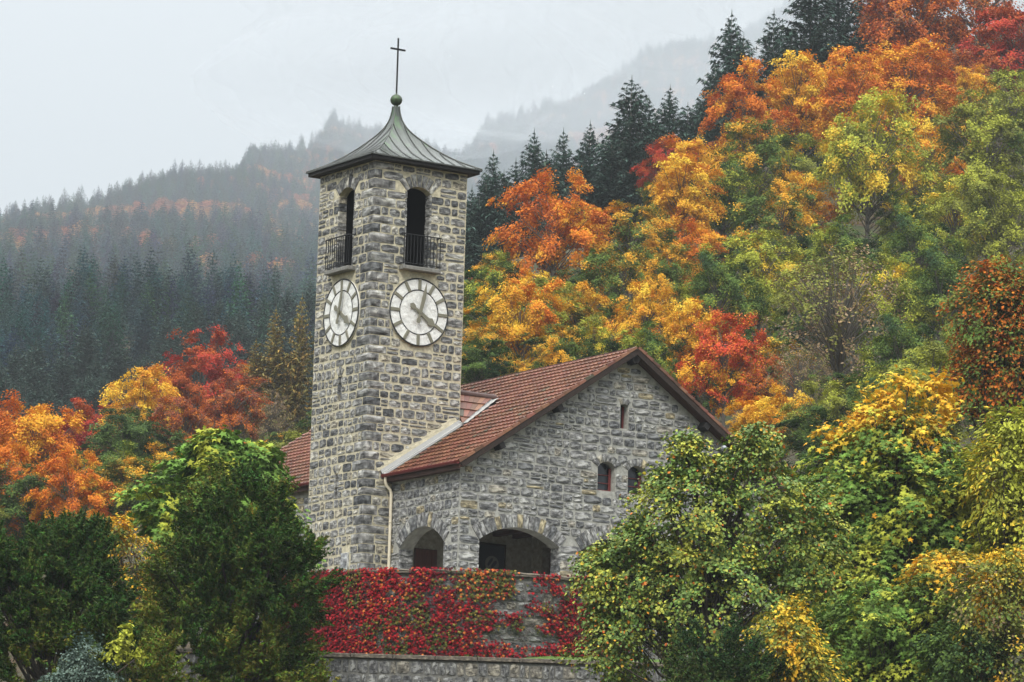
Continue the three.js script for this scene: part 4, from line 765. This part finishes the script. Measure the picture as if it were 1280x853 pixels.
// ---------------------------------------------------------------- creeper on the terrace wall
{
  const R = rng(61), T = new Tri(), St = new Tri(), N = 26000, H = T1 - T0;
  const red = [.32, .016, .022], crimson = [.20, .011, .02], dark = [.085, .012, .016], pink = [.40, .04, .05], green = [.075, .085, .022], ygr = [.22, .17, .04], org = [.52, .15, .04];
  const pos = (a, y, n) => V3(TC.x + (TRAD + n) * Math.sin(a), T0 + y, TC.z + (TRAD + n) * Math.cos(a));
  for (let k = 0; k < N; k++) {
    const a = -2.1 + 3.1 * R(), y = H * (1.06 - 1.06 * Math.pow(R(), 1.0)), x = TRAD * Math.sin(a);
    const n1 = noise3(a * 5 + 9, y * 1.1, 2), n2 = noise3(a * 14, y * 3.2, 7), n3 = noise3(a * 9, y * 2, 21);
    let dens = a < -.42 ? 1.6 : a < -.15 ? 1.0 : .75; dens *= clamp((n1 * .6 + n2 * .75 - .38) * 3.2 + (a < -.42 ? .8 : 0), 0, 1.2);
    if (a > .02 && a < .4 && y > H * .74) dens = a > .27 ? .06 : .9;      // leafy tuft, then the bare stretch of wall
    if (R() > dens) continue;
    let c; const q = R();
    if (a < -.62) c = q < .42 ? red : q < .74 ? crimson : q < .82 ? pink : dark; else if (a < -.25) c = n3 > .52 ? (q < .3 ? green : q < .5 ? ygr : q < .75 ? red : dark) : (q < .45 ? red : q < .7 ? crimson : q < .85 ? dark : org); else c = n3 > .62 ? (q < .35 ? green : q < .5 ? ygr : q < .8 ? crimson : dark) : (q < .32 ? red : q < .62 ? crimson : q < .9 ? dark : org);
    if (a > -.02 && a < .34 && y > H * .7) c = q < .45 ? green : q < .6 ? ygr : q < .8 ? crimson : org;
    const k2 = .65 + R() * .7, nrm = V3(Math.sin(a) + (R() - .5) * .8, .45 + (R() - .5) * .6, Math.cos(a) + (R() - .5) * .8);
    leaf(T, 'maple', pos(a, Math.min(y, H + .16), .06 + R() * .16 + (y > H ? .02 : 0)), nrm, V3((R() - .5) * .8, -1, (R() - .5) * .4), .062 + R() * .05, c.map((v) => v * k2));
  }
  for (let k = 0; k < 150; k++) { // stems
    let a = -1.6 + 2.6 * R(), y = H * R() * .6; const pts = []; for (let i = 0; i < 9; i++) { pts.push(pos(a, y, .055 + R() * .02)); a += (R() - .5) * .07; y += .06 + R() * .16; if (y > H) break; } if (pts.length > 2) tube(pts, .009, .004, 4, St);
  }
  const t = thing('red_creeper', 'crimson and green creeper covering the curved terrace wall', 'creeper'); part('stems', St.geo(true), S({ color: rgb(.16, .13, .12), roughness: .9 }), t); part('foliage', T.geo(), M.leaf, t);
}

// ---------------------------------------------------------------- trees and shrubs near the chapel
function near(kind, name, label, basePx, D, lobesPx, o, mats = [], category = 'tree', group) {
  const b = at(basePx, 800, D); b.y = groundAt(b.x, b.z); const k = D / F;
  const lobes = lobesPx.map(([px, py, rx, ry, share, pal, dD = 0]) => { const p = at(px, py, D + dD).sub(b); return [p.x, p.y, p.z, rx * k, ry * k, rx * k * .9, share ?? rx * ry / 5000, pal]; });
  const H = Math.max(...lobes.map((l) => l[1] + l[4] * .6));
  const g = kind({ ...o, lobes, H });
  return treeThing(name, label, group, g, b.toArray(), [1, 1, 1], 0, mats[0] ?? M.leaf, mats[1] ?? M.bark, category);
}
PAL.linden = ['green', 'fresh', 'green', 'lime', 'green', 'fresh', 'olive', 'green', 'green', 'lime']; PAL.maple = ['green', 'green', 'fresh', 'green', 'lime']; PAL.goldtop = ['lime', 'yellow', 'gold', 'yellow', 'gold']; PAL.sycamore = ['fresh', 'fresh', 'green', 'fresh', 'lime']; PAL.yellowgreen = ['lime', 'yellow', 'lime', 'olive', 'lime']; PAL.oak = ['green', 'olive', 'green', 'deep', 'orange', 'green']; PAL.shrub = ['olive', 'green', 'brown', 'lime', 'gold']; PAL.darkshrub = ['dark', 'dark', 'green', 'dark', 'green']; PAL.bluish = ['blue', 'blue2', 'blue', 'blue2', 'blue']; K.blue = [.07, .11, .085]; K.blue2 = [.15, .20, .165]; PAL.goldmix = ['gold', 'yellow', 'olive', 'green', 'yellow'];
near(broadleaf, 'linden_tree', 'round leaved linden with a few yellow leaves standing before the chapel gable', 880, 117, [[865, 665, 85, 85], [950, 650, 70, 90], [805, 735, 72, 80], [905, 760, 110, 95], [775, 800, 55, 75], [862, 572, 26, 34, .45], [828, 606, 18, 24, .22], [905, 592, 20, 30, .25], [792, 668, 24, 30, .3], [752, 722, 34, 46, .5], [950, 560, 30, 30, .5], [1000, 690, 60, 90]], { seed: 301, pads: 780, leaves: 80, padR: .42, size: .088, leaf: 'round', pal: 'linden', speck: [.05, 'gold', 'yellow', 'orange'], flat: .4, jit: 1.5, patch: 1.7, trunk: .2, twigs: .25 }, [M.gloss]);
near(broadleaf, 'maple_tree', 'large green maple with a golden yellow top beyond the linden', 1110, 122, [[1115, 640, 105, 80], [1040, 665, 70, 75], [1190, 645, 75, 75], [1110, 745, 125, 80], [1092, 520, 34, 24, .11, 'goldtop'], [1128, 488, 30, 26, .11, 'goldtop'], [1172, 500, 20, 36, .1, 'goldtop'], [1052, 548, 30, 15, .08, 'goldtop'], [1140, 540, 45, 20, .14, 'goldmix'], [1115, 560, 60, 38, .4], [1170, 590, 55, 40], [1060, 600, 60, 45]], { seed: 311, pads: 560, leaves: 60, padR: .7, size: .16, leaf: 'maple', pal: 'maple', speck: [.03, 'yellow', 'gold'], flat: .25, jit: .9, patch: 1.2, trunk: .22, twigs: .25 });
near(broadleaf, 'ash_tree', 'yellow-green tree beside the maple, narrow leaves hanging', 1262, 120, [[1258, 610, 55, 85], [1272, 550, 40, 42], [1285, 690, 60, 70]], { seed: 321, pads: 200, leaves: 60, padR: .6, size: .17, wide: .7, pal: 'yellowgreen', flat: .35, jit: 1.2, patch: 1.2, trunk: .16 });
near(broadleaf, 'field_maple', 'low bushy maple with green and yellow leaves below the large maple', 1110, 111, [[1100, 790, 85, 70], [1050, 830, 60, 50], [1160, 830, 80, 60], [1180, 712, 50, 24, .45, 'goldmix'], [1175, 760, 60, 45]], { seed: 331, pads: 300, leaves: 60, padR: .55, size: .12, leaf: 'maple', pal: 'maple', flat: .25, jit: 1.0, patch: 1.4, trunk: .14 });
near(broadleaf, 'yellow_shrub', 'small yellow and orange leaved shrub between linden and maples', 985, 108, [[985, 800, 40, 50], [1010, 845, 45, 40], [965, 845, 30, 35]], { seed: 341, pads: 110, leaves: 55, padR: .45, size: .12, pal: 'goldmix', flat: .3, patch: 1.5, trunk: .08 }, [], 'shrub');
near(broadleaf, 'hazel_shrub', 'dull green shrub with brown and orange leaves under the yellow-green tree', 1235, 109, [[1240, 760, 60, 65], [1270, 830, 55, 60], [1205, 830, 60, 55, 1, 'darkshrub'], [1265, 712, 40, 26, .4, 'goldmix']], { seed: 351, pads: 240, leaves: 60, padR: .5, size: .11, pal: 'shrub', flat: .35, jit: 1.3, patch: 1.3, trunk: .08 }, [], 'shrub');
near(yew, 'juniper_shrub', 'dark feathery evergreen shrub at the foot of the linden', 905, 107, [[900, 830, 55, 45], [940, 850, 45, 40], [865, 855, 40, 35]], { seed: 361, plumes: 800, len: .42, needles: 34, size: .11, c1: [.03, .06, .02], c2: [.08, .12, .03] }, [M.needle], 'shrub');
near(broadleaf, 'oak_tree', 'oak turning rusty red and orange behind the yellow-green tree', 1250, 155, [[1240, 400, 55, 60], [1265, 470, 55, 60], [1225, 480, 40, 50], [1290, 400, 50, 70], [1250, 350, 34, 28]], { seed: 371, pads: 320, leaves: 84, padR: .75, size: .15, pal: 'oak', flat: .3, jit: 1.1, patch: .8, trunk: .25 });
near(broadleaf, 'sycamore_tree', 'bright green large-leaved sycamore rising behind the dark yew', 280, 126, [[275, 605, 72, 50], [318, 592, 30, 38, .7], [215, 640, 55, 42], [332, 650, 36, 36], [270, 562, 26, 24, .5], [300, 680, 80, 60]], { seed: 381, pads: 240, leaves: 56, padR: .5, size: .2, leaf: 'maple', pal: 'sycamore', flat: .3, jit: 1.0, patch: 1.2, trunk: .2 });
near(yew, 'yew_tree', 'tall dark green yew in front of the tower, olive at the top', 305, 115, [[300, 650, 68, 62, 1.1], [320, 715, 85, 75, 1.4], [250, 740, 75, 70, 1.1], [322, 795, 58, 62, 1.1], [255, 820, 90, 70, 1.4], [356, 705, 22, 42, .35], [372, 850, 32, 28, .3]], { seed: 391, plumes: 4200, len: .6, needles: 42, size: .13, c1: [.042, .085, .016], c2: [.19, .21, .03] }, [M.needle]);
near(yew, 'yew_tree', 'wide dark green yew beside the grey-leaved shrub', 60, 110, [[60, 720, 62, 60, 1.1], [10, 760, 60, 70, 1], [100, 770, 60, 65, 1.1], [50, 830, 90, 60, 1.3], [160, 830, 60, 50, .9], [100, 685, 30, 35, .4], [-30, 700, 40, 50, .5]], { seed: 401, plumes: 3600, len: .58, needles: 42, size: .125, c1: [.036, .076, .016], c2: [.16, .19, .028] }, [M.needle]);
near(broadleaf, 'hornbeam_shrub', 'yellow and ochre leaved shrub showing between the two yews', 165, 121, [[168, 710, 36, 55], [145, 670, 22, 24, .4], [190, 760, 35, 50]], { seed: 411, pads: 110, leaves: 44, padR: .45, size: .1, pal: 'shrub', speck: [.25, 'gold', 'yellow'], flat: .3, jit: 1.2, patch: 1.6, trunk: .1 }, [], 'shrub');
near(broadleaf, 'willow_shrub', 'small grey-green shrub at the foot of the wide yew', 98, 104, [[98, 835, 26, 42], [80, 860, 30, 30], [125, 855, 24, 30]], { seed: 421, pads: 90, leaves: 60, padR: .32, size: .08, pal: 'bluish', flat: .4, jit: 1.4, trunk: .05 }, [], 'shrub');
near(broadleaf, 'barberry_shrub', 'tiny shrub with bright yellow leaves in front of the yews', 155, 104, [[156, 795, 9, 18, .6], [145, 815, 14, 14, .5], [172, 818, 9, 8, .3]], { seed: 431, pads: 26, leaves: 26, padR: .17, size: .075, leaf: 'round', pal: 'yellowgreen', flat: .4, jit: 1.4, trunk: .03 }, [], 'shrub');

// ---------------------------------------------------------------- trees of the hillside, each standing on the ground
const midGeo = {};
function mid(pal, v) {
  const key = pal + v; if (midGeo[key]) return midGeo[key];
  const sh = [[[0, 7.2, 0, 4.2, 4.2, 4.2, 2], [2.2, 6, 1.2, 2.6, 2.4, 2.6, .8], [-2.4, 6.6, -.6, 2.5, 2.6, 2.5, .8], [.4, 9.8, .3, 2.4, 2.3, 2.4, .7]], [[0, 7, 0, 3.9, 4.8, 3.9, 2], [-1.8, 5, 1.8, 2.8, 2.4, 2.8, .8], [1.9, 8.6, -.4, 2.4, 2.6, 2.4, .8], [-1.6, 9.2, .6, 2.2, 2.4, 2.2, .7]]][v % 2];
  const s = 500 + v * 31 + Object.keys(PAL).indexOf(pal) * 97, bare = pal === 'bare';
  return midGeo[key] = broadleaf({ seed: s, lobes: sh, H: 12, pads: bare ? 260 : 270, leaves: bare ? 26 : 82, padR: .72, size: bare ? .19 : .215, pal, cluster: bare ? 1 : 7, boughR: 1.0, lift: .6, perk: .15, comb: .25, droop: .02, flat: .5, jit: 1.15, patch: .38, floor: 1.2, twigs: bare ? 1 : .35, trunk: .22, inner: bare ? .1 : .25 });
}
const spr = [0, 1, 2].map((k) => spruce({ seed: 900 + k * 13, H: 22, W: 5.4 + k * .5, levels: 38, dens: 6, twig: .85, col: [.046, .082, .064], col2: [.075, .11, .075] }));
const larch = [0, 1].map((k) => spruce({ seed: 950 + k * 13, H: 20, W: 3.8, levels: 34, dens: 5.5, twig: .8, col: [.22, .19, .06], col2: [.34, .22, .06], tip: .3 }));
const LAB = {
  orange: ['beech_tree', 'orange beech', 'orange beeches on the slope'], gold: ['beech_tree', 'golden yellow beech', 'golden beeches on the slope'], mixed: ['beech_tree', 'green and orange beech', 'two-tone beeches on the slope'], ygreen: ['ash_tree', 'yellow-green ash', 'yellow-green ashes on the slope'], green: ['lime_tree', 'plain green broadleaf tree', 'green trees on the slope'], olive: ['elm_tree', 'dull olive broadleaf tree', 'olive trees on the slope'], red: ['copper_beech', 'dark red broadleaf tree', 'dark red trees on the slope'], scarlet: ['cherry_tree', 'bright scarlet cherry', 'cherries on the slope'], rust: ['beech_tree', 'rusty red-brown beech', 'rusty beeches on the slope'], bare: ['bare_tree', 'brown half-bare tree', 'half-bare trees on the slope'],
};
const TR = rng(777); let midN = 0;
// a label that singles each hillside tree out: which one it is, counted from the landmark next to it
{
  const marks = standing.filter((t) => t.o?.label).map((t) => ({ x: t.x, z: t.z, n: t.o.mark })).filter((m) => m.n), ranks = {}, word = ['nearest', 'second nearest', 'third nearest', 'fourth nearest', 'fifth nearest', 'sixth nearest'];
  const todo = standing.filter((t) => t.kind === 'broad' && !t.hazy && !t.o.label);
  for (const t of todo) { t.mark = marks.reduce((b, m) => { const d = Math.hypot(m.x - t.x, m.z - t.z); return d < b.d ? { d, n: m.n } : b; }, { d: 1e9 }); }
  todo.sort((a, b) => a.mark.d - b.mark.d);
  for (const t of todo) { const key = t.pal + t.mark.n, r = ranks[key] = (ranks[key] ?? -1) + 1; if (r < 6) t.own = `${LAB[t.pal][1]} on the slope, ${word[r]} to the ${t.mark.n}`; }
}
standing.forEach((t) => {
  t.y = groundAt(t.x, t.z); const pos = [t.x, t.y, t.z], turn = TR() * 6.28;
  if (t.kind === 'broad') {
    const [name, what, group] = LAB[t.pal], side = t.hazy ? 'on the hazy hill left of the tower' : t.px < 560 ? 'on the low slope left of the tower' : 'on the wooded slope above the chapel', k = t.s;
    treeThing(name, t.o.label ?? t.own ?? `${what} ${side}`, t.o.label ? undefined : `${group} ${side}`, mid(t.pal, midN++ % 2), pos, [k, k * (t.o.tall ?? .92 + TR() * .2), k], turn, M.leaf, M.barkGrey);
  } else {
    const la = t.kind === 'larch', G = la ? larch : spr, side = t.hazy ? 'on the hazy hill left of the tower' : t.px < 560 ? 'beside the chapel roof left of the tower' : 'on the misty crest right of the tower';
    treeThing(la ? 'larch_tree' : 'spruce_tree', `${la ? 'yellow-brown larch' : 'dark green spruce'} ${side}`, `${la ? 'larches' : 'spruces'} ${side}`, G[Math.floor(TR() * G.length)], pos, [t.s, clamp((t.top - t.y) / (la ? LAH : SPH), t.s * .7, t.s * 1.5), t.s], turn, M.needle, M.barkGrey);
  }
});
// undergrowth that fills the slope between the trees
{
  const R = rng(4242), under = ['thicket', 'thicket', 'mixed', 'thicket', 'olive'];  // thicket leaves kept dark, their colour deepens the shaded gaps between crowns
  for (let k = 0; k < 110; k++) {
    const px = -80 + R() * 1440, D = 165 + R() * 125, a = (px - 640) / F, x = D * Math.sin(Math.atan(a)), z = -D * Math.cos(Math.atan(a)); if (D < 205 && px > 300 && px < 1000) continue;
    const y = groundAt(x, z), s = .3 + R() * .2, pal = under[Math.floor(R() * 5)];
    treeThing('young_tree', `low ${pal === 'thicket' ? 'dark green' : pal === 'mixed' ? 'green and orange' : pal} undergrowth tree between the trees of the slope`, `${pal === 'thicket' ? 'dark green' : pal} undergrowth of the slope`, mid(pal, k % 2), [x, y, z], [s * 1.3, s * .9, s * 1.3], R() * 6.28, M.leaf, M.barkGrey);
  }
}

// ---------------------------------------------------------------- far forest: crest trees one by one, the rest as a mass
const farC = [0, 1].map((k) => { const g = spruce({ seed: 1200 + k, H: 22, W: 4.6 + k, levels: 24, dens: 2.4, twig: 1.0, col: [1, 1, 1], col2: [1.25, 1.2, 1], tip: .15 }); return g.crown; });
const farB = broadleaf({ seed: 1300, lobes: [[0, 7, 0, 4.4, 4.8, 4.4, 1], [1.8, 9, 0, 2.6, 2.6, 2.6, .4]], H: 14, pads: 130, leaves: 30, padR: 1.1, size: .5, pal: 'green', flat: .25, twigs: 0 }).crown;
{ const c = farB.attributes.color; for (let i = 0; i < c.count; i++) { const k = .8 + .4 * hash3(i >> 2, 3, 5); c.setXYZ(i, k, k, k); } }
const crestC = S({ color: rgb(.024, .05, .05), vertexColors: true, roughness: .9 });  // spruce green pushed towards blue, a haze tint put into the colour
{
  const R = rng(31337);
  // crest line of the left hill
  for (let k = 0; k < 70; k++) {
    const px = -30 + k * 6.6 + R() * 5; let best = 0, bD = 900; for (let D = 1500; D < 5700; D += 30) { const x = D * Math.sin((px - 640) / F), z = -D * Math.cos((px - 640) / F), e = groundAt(x, z) / D; if (e > best) { best = e; bD = D; } }
    bD += (R() - .6) * 30; const x = bD * Math.sin((px - 640) / F), z = -bD * Math.cos((px - 640) / F), s = (.5 + R() * .5) * Math.min(1.6, bD / 3000);
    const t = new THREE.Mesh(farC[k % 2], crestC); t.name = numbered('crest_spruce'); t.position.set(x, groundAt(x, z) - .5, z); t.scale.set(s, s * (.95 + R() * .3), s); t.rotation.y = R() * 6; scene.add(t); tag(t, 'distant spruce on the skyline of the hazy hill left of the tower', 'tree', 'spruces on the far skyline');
  }
  const con = [[], []], bro = [];
  const addAt = (px, D) => {
    const a = Math.atan((px - 640) / F), x = D * Math.sin(a), z = -D * Math.cos(a), y = groundAt(x, z), n = noise3(x * .02, 1, z * .012), s = D < 1000 ? .34 + R() * .22 : D < 3400 ? .5 + Math.pow(R(), 1.4) * .6 : D < 5000 ? .9 + R() * .5 : 1.5 + R() * .7;
    const m = new THREE.Matrix4().compose(V3(x, y - .5, z), new THREE.Quaternion().setFromAxisAngle(V3(0, 1, 0), R() * 6.28), V3(s, s * (.9 + R() * .35), s));
    if (D > 900 && n + (R() - .5) * .3 > (D < 3600 ? .5 : .58)) { const c = R() < .45 ? [.30, .10, .05] : R() < .5 ? [.38, .20, .06] : [.20, .085, .055]; bro.push([m, c.map((v) => v * 1.2)]); } else con[R() < .5 ? 0 : 1].push([m, [.03, .066, .07].map((v) => v * (.55 + R() * 1.1))]);  // blue of the haze is mixed into the conifer colours
  };
  for (let k = 0; k < 1600; k++) addAt(-460 + R() * 960, 545 + R() * 400);
  for (let k = 0; k < 15500; k++) addAt(-460 + R() * 960, 940 + Math.pow(R(), .8) * 2300);
  for (let k = 0; k < 7000; k++) addAt(150 + R() * 480, 3100 + R() * 2600);
  for (let k = 0; k < 15000; k++) addAt(330 + R() * 850, 5300 + R() * 6400);
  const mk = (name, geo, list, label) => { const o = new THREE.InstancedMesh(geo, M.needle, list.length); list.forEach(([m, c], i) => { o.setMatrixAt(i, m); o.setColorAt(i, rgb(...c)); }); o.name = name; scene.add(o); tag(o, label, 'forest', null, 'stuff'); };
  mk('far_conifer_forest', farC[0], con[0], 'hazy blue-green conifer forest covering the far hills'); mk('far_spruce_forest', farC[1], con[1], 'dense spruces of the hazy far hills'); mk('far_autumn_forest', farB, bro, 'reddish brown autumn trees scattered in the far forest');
}

// ---------------------------------------------------------------- low cloud drifting along the far ridge: thin bodies of mist
{
  const R = rng(616), mist = S({ color: rgb(.85, .91, .97), roughness: 1, transparent: true, opacity: .026, depthWrite: false });
  const puffs = [[400, 105, 150, 80, 3400], [480, 95, 170, 95, 2900], [560, 110, 160, 90, 2300], [620, 70, 190, 110, 3100], [660, 95, 150, 85, 1900], [730, 40, 190, 110, 2600], [790, 40, 150, 95, 3300], [860, -10, 190, 110, 2100], [930, -40, 180, 100, 2900], [700, 20, 420, 150, 3600]];
  for (const [px, py, rx, ry, D] of puffs) {
    const g = new THREE.IcosahedronGeometry(1, 16), p = g.attributes.position, k = D / F, o = R() * 90, nr = [];
    for (let i = 0; i < p.count; i++) { const v = V3(p.getX(i), p.getY(i), p.getZ(i)), n = .7 + .4 * noise3(v.x * 1.3 + o, v.y * 1.5, v.z * 1.3) + .2 * noise3(v.x * 3.4 + o, v.y * 4, v.z * 3.4) + .1 * noise3(v.x * 9 + o, v.y * 9, v.z * 9); nr.push(v.x / rx, v.y / ry, v.z / rx); p.setXYZ(i, v.x * n * rx * k, v.y * n * ry * k, v.z * n * rx * k * .8); }
    g.deleteAttribute('uv'); for (let i = 0; i < nr.length; i += 3) { const q = Math.hypot(nr[i], nr[i + 1], nr[i + 2]); nr[i] /= q; nr[i + 1] /= q; nr[i + 2] /= q; } g.setAttribute('normal', new THREE.Float32BufferAttribute(nr, 3)); // softly rounded like mist
    const m = new THREE.Mesh(g, mist); m.name = numbered('low_cloud'); m.position.copy(at(px, py, D)); scene.add(m); tag(m, 'thin grey bank of mist drifting along the far ridge', 'cloud', 'banks of mist along the far ridge', 'stuff');
  }
}

scene.traverse((o) => { if (o.isMesh) { o.castShadow = true; o.receiveShadow = true; } });
renderer.render(scene, camera);
